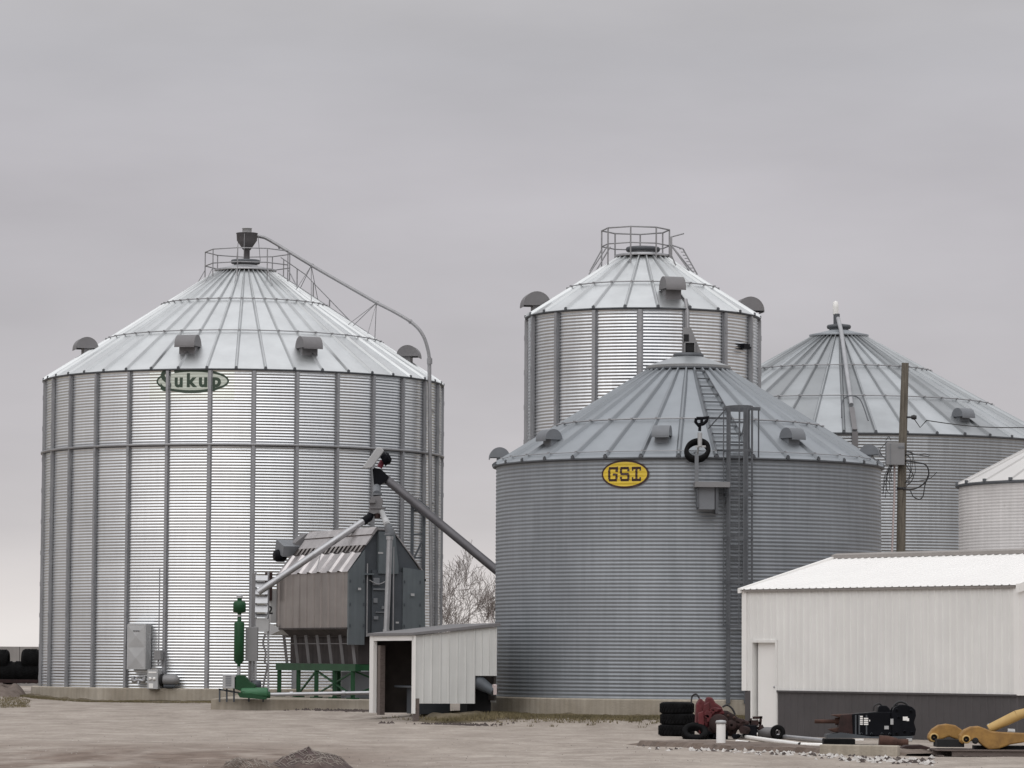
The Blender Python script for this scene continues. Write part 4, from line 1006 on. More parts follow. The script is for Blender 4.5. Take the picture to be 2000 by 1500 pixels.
gx = [at(708, 915, yF), at(717, 916.5, yF), at(728, 914, yF), at(751, 882, yF), at(747, 876, yF), at(737, 875, yF)]
b.prism([p - Vector((0, 0.42, 0)) for p in gx], (0, 0.16, 0)); b.build('belt_guard', M['ltgrey'], tF, bevel=0.02)
b = MB(); p = at(822, 992, yF); b.box(p, (0.5, 0.5, 0.34), ((pb - pa).normalized(), Vector((0, 1, 0)), (pb - pa).normalized().cross(Vector((0, 1, 0))))); b.build('clamp', M['steel_dk'], tF)
tW = thing('support_tower', at(820, 1180, yF), 'narrow dark steel ladder frame holding up the auger tube', 'support frame')
b = MB()
for px in (805.5, 828):
    b.bar(at(px, 985, yF - 0.1), at(px - 3, 1345, yF - 0.1), 0.10, 0.08)
b.bar(at(806, 998, yF - 0.1), at(829, 997, yF - 0.1), 0.06)
for py in (1044, 1090, 1136, 1182, 1228, 1274): b.bar(at(805, py, yF - 0.1), at(827, py - 1, yF - 0.1), 0.05)
b.bar(at(806, 1096, yF - 0.16), at(823, 1060, yF - 0.16), 0.06)
b.build('frame', M['steel_dk'], tW)
b = MB(); b.tube([at(819, 1122, yF - 0.2), at(819, 1130, yF - 0.2)], 0.09, 10); b.bar(at(823, 1133, yF - 0.1), at(832, 1133, yF - 0.1), 0.09, 0.07); b.build('lamp', M['black_paint'], tW)
yX = 110.6
tX = thing('distributor', at(737, 1010, yX), 'grey rotating spout head under the black auger head', 'distributor')
b = MB(); b.tube([at(736, 949, yF), at(736, 965, yX)], 0.125, 12); b.tube([at(736, 949, yF), at(736, 951.5, yF)], 0.15, 12); b.tube([at(736, 964, yX), at(736, 967, yX)], 0.16, 12); b.build('neck', M['vent_dull'], tX)
b = MB()
b.prism([at(724, 970, yX - 0.2), at(742, 968, yX - 0.2), at(748, 977, yX - 0.2), at(746, 986, yX - 0.2), at(742, 1000, yX - 0.2), at(730, 1004, yX - 0.2), at(720, 1000, yX - 0.2), at(722, 984, yX - 0.2)], (0, 0.42, 0))
b.box(at(738, 992.5, yX), (0.46, 0.5, 0.035)); b.box(at(727, 979, yX - 0.25), (0.2, 0.12, 0.1)); b.build('body', M['vent'], tX)
b = MB(); b.tube([at(737, 1003, yX - 0.1), at(737, 1012, yX - 0.1)], 0.10, 10); b.build('chute', M['redbrown'], tX)
b = MB(); b.tube([at(727, 1000, yX), at(721, 1011, yX - 0.2), at(709, 1019, yX - 0.3)], [0.10, 0.12, 0.13], 12); b.build('boot', M['black_paint'], tX)
p1, p2 = at(711, 1017, yX - 0.3), at(504, 1157, 110.0)
b = MB(); b.tube([p1, p2], 0.105, 14); b.tube([p1.lerp(p2, 0.47), p1.lerp(p2, 0.475)], 0.125, 14)
b.bar(p1.lerp(p2, 0.40), p1.lerp(p2, 0.45) + Vector((0.02, 0, -0.5)), 0.03)
tag(b.build('spout_pipe', M['pipe'], loc=p2), 'shiny straight spout pipe slanting down across the dryer roof and brown side', 'pipe')
tY = thing('down_spout', at(758, 1230, yX - 0.9), 'vertical pale pipe with a white elbow on the dryer end', 'pipe')
yY = 107.4
b = MB(); b.tube(spline([at(746, 1000, yX - 0.2), at(750, 1010, yX - 0.8), at(756, 1024, yY)]), 0.085, 12); b.tube([at(753, 1016, yY + 0.4), at(757.5, 1027, yY)], 0.10, 12); b.build('elbow', M['ltgrey'], tY)
b = MB(); b.tube([at(756, 1026, yY), at(760, 1034, yY), at(762, 1043, yY)], [0.12, 0.13, 0.12], 12); b.tube([at(762, 1041, yY), at(762, 1045, yY)], 0.16, 12); b.build('swivel', M['vent_dull'], tY)
b = MB(); b.tube([at(761.5, 1047, yY), at(754, 1245, yY)], 0.085, 14); b.tube([at(761.5, 1047, yY), at(761.2, 1054, yY)], 0.11, 14); b.tube([at(754.3, 1229, yY), at(754.1, 1236, yY)], 0.1, 12); b.build('pipe', M['pipe'], tY)

# ------------------------------------------------------------------ air blower, silencer and cabinets by the dryer
yB = 106.9
tB = thing('silencer', at(467, 1330, yB), 'tall dark green cylinder silencer standing on the air blower', 'silencer')
b = MB(); g = lambda py: at(467, py, yB).z; cx_ = Vector((at(467, 1250, yB).x, yB, 0))
b.lathe([(0.05, g(1303)), (0.05, g(1298)), (0.15, g(1291)), (0.15, g(1217)), (0.135, g(1215)), (0.06, g(1213)), (0.06, g(1205))], cx_, 20); b.build('canister', M['green'], tB)
b = MB(); b.lathe([(0.06, g(1200)), (0.06, g(1197)), (0.19, g(1195)), (0.19, g(1178)), (0.14, g(1174)), (0.07, g(1174)), (0.07, g(1168)), (0.02, g(1167.5))], cx_, 18); b.build('filter_head', M['green'], tB)
b = MB(); b.lathe([(0.055, g(1207)), (0.055, g(1197))], cx_, 14); b.lathe([(0.09, g(1168)), (0.10, g(1161)), (0.02, g(1160))], cx_, 16); b.lathe([(0.055, g(1325)), (0.055, g(1302))], cx_, 14); b.build('pipe_neck', M['ltgrey'], tB)
tBl = thing('air_blower', at(480, 1360, yB), 'green air blower with belt guard and a grey louvred end box', 'blower')
b = MB(); b.box(at(449, 1331, yB), (0.40, 0.5, 0.42)); b.build('motor_box', M['ltgrey'], tBl, bevel=0.015)
b = MB()
for k in range(6): b.box(at(446, 1321 + 3.6 * k, yB - 0.255), (0.17, 0.01, 0.03))
b.build('louvres', M['vent_dull'], tBl)
b = MB()
b.prism([p - Vector((0, 0.25, 0)) for p in (at(458, 1345, yB), at(458, 1322, yB), at(466, 1318, yB), at(478, 1319, yB), at(488, 1331, yB), at(500, 1338, yB), at(500, 1348, yB), at(470, 1349, yB))], (0, 0.5, 0)); b.build('blower_case', M['green'], tBl, bevel=0.02)
b = MB(); b.lathe([(0.02, -0.40), (0.13, -0.40), (0.155, -0.34), (0.155, 0.36), (0.13, 0.40), (0.02, 0.40)], at(497, 1353, yB - 0.2), 12, (Vector((0, 1, 0)), Z, Vector((1, 0, 0)))); b.build('tank', M['green_lt'], tBl)
b = MB(); b.tube([at(519, 1357, yB - 0.2), at(528, 1357, yB - 0.2)], 0.10, 12); b.prism([p - Vector((0, 0.35, 0)) for p in (at(466, 1354, yB), at(476, 1350, yB), at(524, 1362, yB), at(520, 1366, yB), at(470, 1362, yB))], (0, 0.3, 0)); b.build('tank_saddle', M['green'], tBl)
b = MB(); b.lathe([(0.02, -0.2), (0.17, -0.18), (0.17, 0.2), (0.02, 0.22)], at(496, 1339, yB + 0.4), 14, (Vector((0, 1, 0)), Z, Vector((1, 0, 0)))); b.build('motor', M['steel_dk'], tBl)
b = MB()
for px in (429, 443, 457, 486, 514): b.bar(at(px, 1345, yB), at(px, 1371, yB), 0.05, 0.05)
b.bar(at(427, 1346, yB), at(520, 1363, yB), 0.05)
b.build('stand', M['steel_dk'], tBl)
b = MB(); pts = [at(px, 1356.5 - (px - 528) * 0.018, yB - 0.15) for px in range(522, 740, 24)]
b.tube(pts, 0.055, 12)
for px in (566, 668): b.tube([at(px, 1356.2 - (px - 528) * 0.018, yB - 0.15), at(px + 6, 1356.1 - (px - 528) * 0.018, yB - 0.15)], 0.075, 12)
tag(b.build('air_pipe', M['pipe'], loc=at(522, 1357, yB)), 'long horizontal pipe on the pad from blower to lean-to', 'pipe')
ycab = 107.2
tK = thing('control_cabinet', at(492, 1350, ycab), 'narrow grey post cabinet beside the green silencer', 'cabinet')
b = MB(); b.box(at(492, 1258, ycab), (0.36, 0.28, at(492, 1224, ycab).z - at(492, 1291, ycab).z)); b.build('case', M['grey'], tK, bevel=0.012)
b = MB(); b.bar(at(489, 1291, ycab), at(488.5, 1345, ycab), 0.07); b.bar(at(496, 1291, ycab), at(496, 1345, ycab), 0.04); b.bar(at(494, 1224, ycab + 0.1), at(496, 1120, ycab + 0.2), 0.10); b.build('post', M['vent'], tK)
b = MB(); b.tube(spline([at(518, 1238, ycab), at(514, 1256, ycab), at(519, 1275, ycab), at(517, 1292, ycab), at(522, 1300, ycab), at(516, 1330, ycab), at(514, 1345, ycab)]), 0.03, 7)
tag(b.build('hose', M['vent'], loc=at(514, 1345, ycab)), 'wavy grey hose hanging between cabinet and dryer', 'hose')
tV = thing('louvre_stack', at(511, 1240, 111.9), 'stack of pale louvre panels at the far end of the dryer', 'louvres')
b = MB()
for py0, py1 in ((1124, 1134), (1136, 1147), (1149, 1161), (1163, 1178), (1181, 1196), (1199, 1206)):
    z1, z0 = at(511, py0, 111.8).z, at(511, py1, 111.8).z; x0, x1 = at(499, py0, 111.8).x, at(524, py0, 111.8).x
    b.prism([Vector((x0, 111.5, z0)), Vector((x0, 111.62, z1)), Vector((x0, 111.9, z1)), Vector((x0, 111.9, z0))], (x1 - x0, 0, 0))
b.build('louvre', M['pipe'], tV)
b = MB(); b.box(at(513, 1221, 111.7), (0.40, 0.3, 0.38)); b.build('hatch', M['ltgrey'], tV)
b = MB()
for px in (499.5, 524): b.bar(at(px, 1115, 111.75), at(px, 1358, 111.75), 0.06)
b.build('post', M['stiff'], tV)

# ------------------------------------------------------------------ lean-to
c0 = at(810, 1385, 95.0); c0.z = 0.12
lu = Vector((4.5, 1.37, 0)).normalized(); lv = Vector((-1.37, 4.5, 0)).normalized()
LW = 2.26; LL = 4.55
zt0 = at(810, 1241, 95.0).z; zt1 = at(964, 1224, 95.7).z
zb0 = at(810, 1374, 95.0).z
def LN(u, v, z): q = c0 + lu * u + lv * v; return Vector((q.x, q.y, z))
def top(u): return zt0 + (zt1 - zt0) * u / LW
tL = thing('lean_to_shed', c0, 'small pale metal lean-to with an open black doorway against the front bin', 'shed')
def ribbed(p0, p1, z0a, z1a, z0b, z1b, nrm, pitch, dep, skip=None):
    """vertical ribbed siding from p0 to p1; heights run from a to b"""
    bb = MB(); Ln = (p1 - p0).length; d = (p1 - p0) / Ln; n = max(1, int(round(Ln / pitch)))
    f = lambda s_: (p0 + d * (s_ * Ln))
    for i in range(n):
        for f0, f1, h0, h1 in ((0.0, 0.74, 0, 0), (0.74, 0.82, 0, dep), (0.82, 0.92, dep, dep), (0.92, 1.0, dep, 0)):
            s0, s1 = (i + f0) / n, (i + f1) / n
            if skip and skip(s0 * Ln, s1 * Ln): continue
            zz = lambda s_, a, b_: a + (b_ - a) * s_
            bb.quad(*[Vector((q.x, q.y, z)) for q, z in ((f(s0) + nrm * h0, zz(s0, z0a, z0b)), (f(s1) + nrm * h1, zz(s1, z0a, z0b)), (f(s1) + nrm * h1, zz(s1, z1a, z1b)), (f(s0) + nrm * h0, zz(s0, z1a, z1b)))])
    return bb
uh = 1.66
b = ribbed(LN(0.02, 0, 0), LN(uh, 0, 0), zb0, zt0, zb0, top(uh), -lv, 0.23, 0.02)
b2 = ribbed(LN(uh, 0, 0), LN(LW, 0, 0), at(950, 1320, 95.5).z, top(uh), at(950, 1320, 95.5).z, zt1, -lv, 0.23, 0.02)
o_ = len(b.v); b.v += b2.v; b.f += [[i + o_ for i in f] for f in b2.f]; b.m += b2.m; b.sm += b2.sm
b.build('side_wall', M['lean_w'], tL)
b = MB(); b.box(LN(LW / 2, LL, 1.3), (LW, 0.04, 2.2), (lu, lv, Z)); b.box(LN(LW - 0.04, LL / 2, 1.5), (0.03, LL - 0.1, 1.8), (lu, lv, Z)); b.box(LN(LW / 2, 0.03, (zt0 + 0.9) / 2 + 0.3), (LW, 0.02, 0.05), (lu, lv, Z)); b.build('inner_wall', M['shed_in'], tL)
b = ribbed(LN(LW, 0.05, 0), LN(LW, LL, 0), 0.55, zt1, 0.55, zt1, lu, 0.23, 0.02); b.build('end_wall', M['lean_w'], tL)
b = MB(); th = 0.07
b.prism([LN(-0.10, -0.10, top(0) + 0.0), LN(LW + 0.06, -0.10, top(LW) + 0.02), LN(LW + 0.06, -0.10, top(LW) + 0.10), LN(-0.10, -0.10, top(0) + 0.07)], lv * (LL + 0.2)); b.build('roof', M['vent'], tL)
b = MB()
b.box(LN(-0.02, LL / 2, top(0) - 0.07), (0.05, LL, 0.13), (lu, lv, Z)); b.box(LN(-0.02, 0.06, (top(0) + 0.15) / 2 + 0.05), (0.05, 0.22, top(0) - 0.25), (lu, lv, Z)); b.build('white_trim', M['white'], tL)
b = MB(); b.box(LN(0.0, LL - 0.2, top(0) / 2 + 0.1), (0.10, 0.42, top(0) - 0.2), (lu, lv, Z)); b.build('end_post', M['white'], tL)
b = MB(); b.box(LN(0.05, 0.06, 0.2), (0.14, 0.14, 0.9), (lu, lv, Z)).cut(); b.box(LN(0.12, LL - 0.62, 1.1), (0.14, 0.3, 1.9), (lu, lv, Z)); b.builds('corner_post', M['pallet'], tL)
b = MB(); b.box(LN(1.1, 2.6, 0.55), (0.9, 1.2, 0.7), (lu, lv, Z)); b.box(LN(1.0, 2.9, 0.93), (1.0, 2.2, 0.06), (lu, lv, Z))
tag(b.build('workbench', M['steel_dk'], loc=LN(1.1, 2.6, 0.2), bevel=0.02), 'dark bench and crate inside the open lean-to', 'bench')
def tyre(name, c, R, W, label, cat, group=None, axis_=None, m=None, tread=True):
    """tyre with sidewalls, hollow middle and tread blocks; axis along Z unless given"""
    ax = axis_ or (Vector((1, 0, 0)), Vector((0, 1, 0)), Vector((0, 0, 1)))
    b = MB()
    b.lathe([(R * 0.58, -W * 0.30), (R * 0.62, -W * 0.42), (R * 0.80, -W * 0.5), (R * 0.95, -W * 0.44), (R, -W * 0.34), (R, W * 0.34), (R * 0.95, W * 0.44), (R * 0.80, W * 0.5), (R * 0.62, W * 0.42), (R * 0.58, W * 0.30), (R * 0.56, 0), (R * 0.58, -W * 0.30)], c, 40, ax)
    if tread:
        n = 30
        for k in range(n):
            for s_ in (-1, 1):
                a = 2 * PI * (k + (0.5 if s_ > 0 else 0)) / n
                o = ax[0] * math.cos(a) + ax[1] * math.sin(a); t_ = -ax[0] * math.sin(a) + ax[1] * math.cos(a)
                b.box(c + o * (R + 0.002) + ax[2] * (s_ * W * 0.19), (0.022, R * 0.10, W * 0.34), (o, (t_ + ax[2] * 0.5 * s_).normalized(), (ax[2] - t_ * 0.5 * s_).normalized()))
    return tag(b.build(name, m or M['black'], loc=c), label, cat, group)
tc_ = on_ground(788, 1391, 0.1)
tyre('tyre', tc_ + Z * 0.12, 0.30, 0.2, 'lower of two black tyres lying in the lean-to doorway', 'tyre')
tyre('tyre', tc_ + Z * 0.33 + Vector((0.03, 0.02, 0)), 0.29, 0.2, 'upper of two black tyres lying in the lean-to doorway', 'tyre')
# earth banked up under the side wall
b = MB(); b.smooth = True; nu, nv = 40, 10; vs = []
for j in range(nv + 1):
    for i in range(nu + 1):
        u, q = -0.1 + 2.6 * i / nu, j / nv
        p = LN(u, 0.15 - 2.0 * q, 0); e = sstep(0.0, 0.25, i / nu)
        p.z = gz(p.x, p.y) - 0.03 + (0.20 * (1 - sstep(0.1, 1.0, q)) * sstep(1.0, 0.6, i / nu) * e * (0.9 + 0.25 * vnoise(i * 0.2, j * 0.3)) + 0.03 * vnoise(i * 0.5, j * 0.6)); vs.append(p)
b._add(vs, [(j * (nu + 1) + i, j * (nu + 1) + i + 1, (j + 1) * (nu + 1) + i + 1, (j + 1) * (nu + 1) + i) for j in range(nv) for i in range(nu)])
struct(b.build('earth_bank', M['grass_soil']))
# fan transition in the corner of the lean-to
q0, q1 = at(929, 1329, 95.75), at(966, 1352, 95.3)
T = thing('fan_duct', at(950, 1358, 95.1), 'dark cone shaped fan duct beneath the lean-to wall', 'duct')
b = MB(); b.tube([q0, q0.lerp(q1, 0.75), q1], [0.21, 0.13, 0.12], 16); b.build('cone', M['steel_dk'], T)
b = MB(); b.tube([at(963, 1340, 94.95), at(969, 1340, 95.0)], 0.05, 8); b.box(at(967, 1348, 94.95), (0.09, 0.06, 0.24)); b.build('strap', M['pink'], T)
b = MB(); b.box(LN(1.95, 0.95, 0.62), (0.66, 0.7, 0.85), (lu, lv, Z)); b.box(LN(1.95, 0.62, 0.30), (0.60, 0.1, 0.5), (lu, lv, Z)); b.build('opening_shade', M['dark'], T)  # black boxes added as the shade inside the wall opening

# ------------------------------------------------------------------ white shed
s0 = at(1455, 1425, 84.0); zs0 = s0.z
ang = R_(53)
su = Vector((math.cos(ang), -math.sin(ang), 0)); sv = Vector((math.sin(ang), math.cos(ang), 0))
zse = at(1455, 1151, 84.0).z; zsr = at(1640, 1089, 85.8).z; SH = 2.98; SL = 8.92
zsw = at(1519, 1350, 83.1).z
def S(u, v, z): q = s0 + su * u + sv * v; return Vector((q.x, q.y, z))
tS = thing('metal_shed', S(SL / 2, SH, zs0), 'white ribbed metal shed with charcoal wainscot, white door and white roof', 'shed')
d0, d1, zdt = 0.24, 1.165, at(1495, 1250, 83.4).z
# wall above wainscot, with the door opening left out
b = ribbed(S(d1, 0, 0), S(SL, 0, 0), zsw, zse, zsw, zse, -sv, 0.2286, 0.022)
for part in (ribbed(S(0, 0, 0), S(d0, 0, 0), zsw, zse, zsw, zse, -sv, 0.2286, 0.022), ribbed(S(d0, 0, 0), S(d1, 0, 0), zdt, zse, zdt, zse, -sv, 0.2286, 0.022)):
    o_ = len(b.v); b.v += part.v; b.f += [[i + o_ for i in f] for f in part.f]; b.m += part.m; b.sm += part.sm
def gab(u, out_):
    bb = ribbed(S(u, 0, 0), S(u, SH, 0), zsw, zse, zsw, zsr - 0.03, out_, 0.2286, 0.022); q = ribbed(S(u, SH, 0), S(u, 2 * SH, 0), zsw, zsr - 0.03, zsw, zse, out_, 0.2286, 0.022)
    o2 = len(bb.v); bb.v += q.v; bb.f += [[i + o2 for i in f] for f in q.f]; bb.m += q.m; bb.sm += q.sm; return bb
for part in (gab(SL, su), gab(0, -su), ribbed(S(0, 2 * SH, 0), S(SL, 2 * SH, 0), zsw, zse, zsw, zse, sv, 0.2286, 0.022)):
    o_ = len(b.v); b.v += part.v; b.f += [[i + o_ for i in f] for f in part.f]; b.m += part.m; b.sm += part.sm
b.build('wall', M['ring_w'], tS)
b = ribbed(S(d1, 0, 0), S(SL, 0, 0), zs0 - 0.3, zsw, zs0 - 0.3, zsw, -sv, 0.2286, 0.018).join(ribbed(S(SL, 0, 0), S(SL, 2 * SH, 0), zs0 - 0.3, zsw, zs0 - 0.3, zsw, su, 0.2286, 0.018)); b.cut()
b.join(ribbed(S(0, 0, 0), S(d0, 0, 0), zs0 - 0.3, zsw, zs0 - 0.3, zsw, -sv, 0.2286, 0.018)).join(ribbed(S(0, 0, 0), S(0, 2 * SH, 0), zs0 - 0.3, zsw, zs0 - 0.3, zsw, -su, 0.2286, 0.018))
b.builds('wainscot', M['wains'], tS)
b = MB(); b.box(S((d1 + SL) / 2, -0.034, zsw), (SL - d1, 0.03, 0.04), (su, sv, Z)); b.build('wainscot_trim', M['wains'], tS)
b = MB(); b.box(S(-0.0, 0.045, (zsw + zse) / 2), (0.16, 0.16, zse - zsw), (su, sv, Z)); b.build('corner_trim', M['white'], tS)
b = MB(); b.box(S(SL, 0.045, (zsw + zse) / 2), (0.17, 0.17, zse - zsw), (su, sv, Z)); b.build('corner_trim', M['white'], tS)
# door set back in its frame
dr = MB(); dr.box(S((d0 + d1) / 2 + 0.06, 0.10, (zs0 + zdt) / 2 - 0.02), (d1 - d0 - 0.16, 0.05, zdt - zs0 - 0.05), (su, sv, Z)); door = dr.build('door', M['white'], tS)
b = MB()
for u in (d0 + 0.03, d1 - 0.03): b.box(S(u, 0.055, (zs0 + zdt) / 2), (0.06, 0.19, zdt - zs0), (su, sv, Z))
b.box(S((d0 + d1) / 2, 0.055, zdt - 0.03), (d1 - d0, 0.188, 0.06), (su, sv, Z)); b.build('frame', M['ring_w'], door)
b = MB(); b.lathe([(0.01, 0.06), (0.03, 0.05), (0.03, 0.03), (0.012, 0.0)], S(d1 - 0.16, 0.07, zs0 + 1.0), 10, (su, Z, -sv)); b.build('handle', M['pipe'], door)
# roof
rn_ = (Z * SH - sv * (zsr - zse)).normalized()
def roofside(sgn, v_e):
    bb = MB(); n = 40; u0, u1 = -0.12, SL + 0.12
    for i in range(n):
        for f0, f1, h0, h1 in ((0.0, 0.72, 0, 0), (0.72, 0.80, 0, 0.018), (0.80, 0.92, 0.018, 0.018), (0.92, 1.0, 0.018, 0)):
            a, c_ = u0 + (u1 - u0) * (i + f0) / n, u0 + (u1 - u0) * (i + f1) / n
            ve = -0.10 if sgn > 0 else 2 * SH + 0.10; zee = zse + 0.02 - 0.10 * (zsr - zse) / SH
            bb.quad(S(a, ve, zee + h0), S(c_, ve, zee + h1), S(c_, SH, zsr + h1), S(a, SH, zsr + h0))
    return bb
b = roofside(1, 0); q = roofside(-1, 0); o_ = len(b.v); b.v += q.v; b.f += [[i + o_ for i in reversed(f)] for f in q.f]; b.m += q.m; b.sm += q.sm
b.build('roof', M['white_roof'], tS)
b = MB(); ve, zee = -0.11, zse - 0.03
b.prism([S(-0.14, ve, zee - 0.06), S(-0.14, ve, zee + 0.05), S(-0.14, SH, zsr + 0.055), S(-0.14, SH, zsr - 0.06)], su * 0.10)
b.prism([S(-0.14, 2 * SH - ve, zee - 0.06), S(-0.14, 2 * SH - ve, zee + 0.05), S(-0.14, SH, zsr + 0.055), S(-0.14, SH, zsr - 0.06)], su * 0.10); b.cut()
b.prism([S(SL + 0.06, ve, zee - 0.14), S(SL + 0.06, ve, zee + 0.05), S(SL + 0.06, SH, zsr + 0.055), S(SL + 0.06, SH, zsr - 0.14)], su * 0.10)
b.prism([S(SL + 0.06, 2 * SH - ve, zee - 0.14), S(SL + 0.06, 2 * SH - ve, zee + 0.05), S(SL + 0.06, SH, zsr + 0.055), S(SL + 0.06, SH, zsr - 0.14)], su * 0.10)
b.builds('rake_trim', M['white'], tS)
b = MB(); b.box(S(SL / 2, -0.055, zse - 0.035), (SL, 0.05, 0.05), (su, sv, Z)); b.build('eave_trim', M['ridge'], tS)
b = MB(); b.prism([S(-0.125, SH - 0.16, zsr - 0.03), S(-0.125, SH - 0.15, zsr + 0.055), S(-0.125, SH + 0.0, zsr + 0.10), S(-0.125, SH + 0.15, zsr + 0.055), S(-0.125, SH + 0.16, zsr - 0.03)], su * (SL + 0.25)); b.build('ridge_cap', M['ridge'], tS)

# ------------------------------------------------------------------ yard clutter in front of the white shed
def G(px, py):
    p = on_ground(px, py, 0.02); p.z = gz(p.x, p.y); return p
X, Y = Vector((1, 0, 0)), Vector((0, 1, 0))
pc = G(1323, 1437) + Y * 0.45
for k, (dx, lab) in enumerate(((0.0, 'bottom tyre of the black stack by the shed corner'), (0.03, 'middle tyre of the black stack by the shed corner'), (0.01, 'top tyre of the black stack by the shed corner'))):
    tyre('tyre', pc + Vector((dx, 0, 0.13 + 0.25 * k)), 0.40 - 0.01 * k, 0.27, lab, 'tyre', 'stacked black tyres by the shed')
pc2 = G(1340, 1442) + Y * 0.5
tyre('tyre', pc2 + Z * 0.14 + X * 0.22, 0.28, 0.2, 'small flat dark tyre leaning at the foot of the tyre stack', 'tyre', None, (X, (Y * 0.8 + Z * 0.6).normalized(), (Z * 0.8 - Y * 0.6).normalized()))
# red implement
yI = 79.6
tI = thing('red_implement', at(1395, 1440, yI), 'rusty red farm implement with curved plates beside the tyre stack', 'implement')
b = MB()
b.prism([p - Y * 0.3 for p in (at(1357, 1425, yI), at(1359, 1375, yI), at(1367, 1363, yI), at(1376, 1372, yI), at(1380, 1361, yI), at(1390, 1362, yI), at(1396, 1372, yI), at(1408, 1380, yI), at(1414, 1394, yI), at(1400, 1398, yI), at(1388, 1418, yI), at(1380, 1432, yI), at(1366, 1434, yI))], Y * 0.5)
b.build('red_plate', M['red'], tI, bevel=0.03)
b = MB()
b.prism([p - Y * 0.36 for p in (at(1372, 1376, yI), at(1383, 1370, yI), at(1386, 1404, yI), at(1378, 1422, yI), at(1371, 1408, yI))], Y * 0.06); b.prism([p - Y * 0.5 for p in (at(1361, 1392, yI), at(1372, 1388, yI), at(1374, 1430, yI), at(1363, 1432, yI))], Y * 0.2); b.build('red_lug', M['red'], tI, bevel=0.02)
b = MB()
b.prism([p - Y * 0.25 for p in (at(1384, 1436, yI), at(1392, 1404, yI), at(1404, 1388, yI), at(1420, 1388, yI), at(1434, 1396, yI), at(1444, 1404, yI), at(1462, 1408, yI), at(1462, 1416, yI), at(1440, 1424, yI), at(1434, 1438, yI))], Y * 0.6)
b.build('gearbox', M['redbrown'], tI, bevel=0.04)
b = MB(); b.tube(spline([at(1411, 1381, yI - 0.2), at(1420, 1377, yI - 0.2), at(1430, 1384, yI - 0.2), at(1436, 1396, yI - 0.2)]), 0.022, 7); b.build('hose', M['wire'], tI)
b = MB(); b.lathe([(0.05, -0.1), (0.2, -0.1), (0.22, 0), (0.2, 0.1), (0.05, 0.1)], at(1404, 1414, yI - 0.45), 18, (X, Z, -Y)); b.lathe([(0.03, -0.1), (0.11, -0.1), (0.11, 0.12), (0.03, 0.12)], at(1428, 1416, yI - 0.4), 14, (X, Z, -Y)); b.build('flange', M['redbrown'], tI)
b = MB()
for px0, py0, px1, py1 in ((1440, 1408, 1486, 1412), (1466, 1403, 1468, 1436), (1486, 1400, 1484, 1424), (1470, 1402, 1489, 1401), (1474, 1424, 1486, 1420), (1474, 1412, 1480, 1413)): b.bar(at(px0, py0, yI - 0.1), at(px1, py1, yI - 0.1), 0.055)
b.box(at(1474, 1412, yI - 0.1), (0.16, 0.2, 0.12)); b.tube([at(1484, 1418, yI - 0.2), at(1487, 1424, yI - 0.2)], 0.07, 8); b.build('hitch_arm', M['redbrown'], tI)
b = MB(); b.box(at(1464, 1428, yI - 0.1), (0.30, 0.4, 0.28)).cut(); b.box(at(1386, 1439, yI - 0.2), (0.8, 0.3, 0.1)); b.builds('skid', M['black_paint'], tI, bevel=0.02)
b = MB()
for px, py in ((1404, 1400), (1411, 1408), (1404, 1428), (1396, 1416), (1422, 1398), (1434, 1402)): b.lathe([(0.01, 0.04), (0.03, 0.03), (0.034, 0.0)], at(px, py, yI - 0.32), 8, (X, Z, -Y)); b.cut()
b.builds('bolt', M['rust'], tI)
b = MB(); b.tube(spline([at(1366, 1364, yI - 0.1), at(1360, 1356, yI - 0.1), at(1352, 1360, yI), at(1350, 1374, yI)]), 0.02, 6); b.build('cable', M['wire'], tI)
b = MB(); rng = random.Random(77)
def chunk(px, py, y, s_):
    c = at(px, py, y); n = rng.randint(5, 7); a0 = rng.uniform(0, 6)
    poly = [c + X * (math.cos(a0 + 2 * PI * i / n) * s_ * rng.uniform(0.6, 1.3)) + Z * (math.sin(a0 + 2 * PI * i / n) * s_ * rng.uniform(0.5, 1.0)) for i in range(n)]
    b.prism(poly, Y * s_ * rng.uniform(0.5, 1.2) + X * rng.uniform(-0.1, 0.1)); b.cut()
for k in range(9): chunk(rng.uniform(1386, 1452), rng.uniform(1404, 1432), yI - 0.45, rng.uniform(0.06, 0.15))
b.builds('casting', M['redbrown'], tI, bevel=0.01)
b = MB()
for k in range(5): chunk(rng.uniform(1362, 1400), rng.uniform(1374, 1412), yI - 0.40, rng.uniform(0.06, 0.13))
b.builds('red_bracket', M['red'], tI, bevel=0.01)
b = MB()
for k in range(4): chunk(rng.uniform(1350, 1440), rng.uniform(1430, 1438), yI - 0.5, rng.uniform(0.08, 0.16))
b.builds('dark_block', M['black_paint'], tI, bevel=0.01)
# white post
pp = G(1408, 1460); t_ = thing('marker_post', pp, 'short stout white post with a grey cap in front of the red implement', 'post')
b = MB(); b.lathe([(0.092, -0.2), (0.090, 0.45), (0.088, 0.50)], pp, 20); b.build('post', M['white'], t_)
b = MB(); b.lathe([(0.02, 0.56), (0.09, 0.55), (0.105, 0.53), (0.105, 0.49), (0.088, 0.49)], pp, 20); b.build('cap', M['ltgrey'], t_)
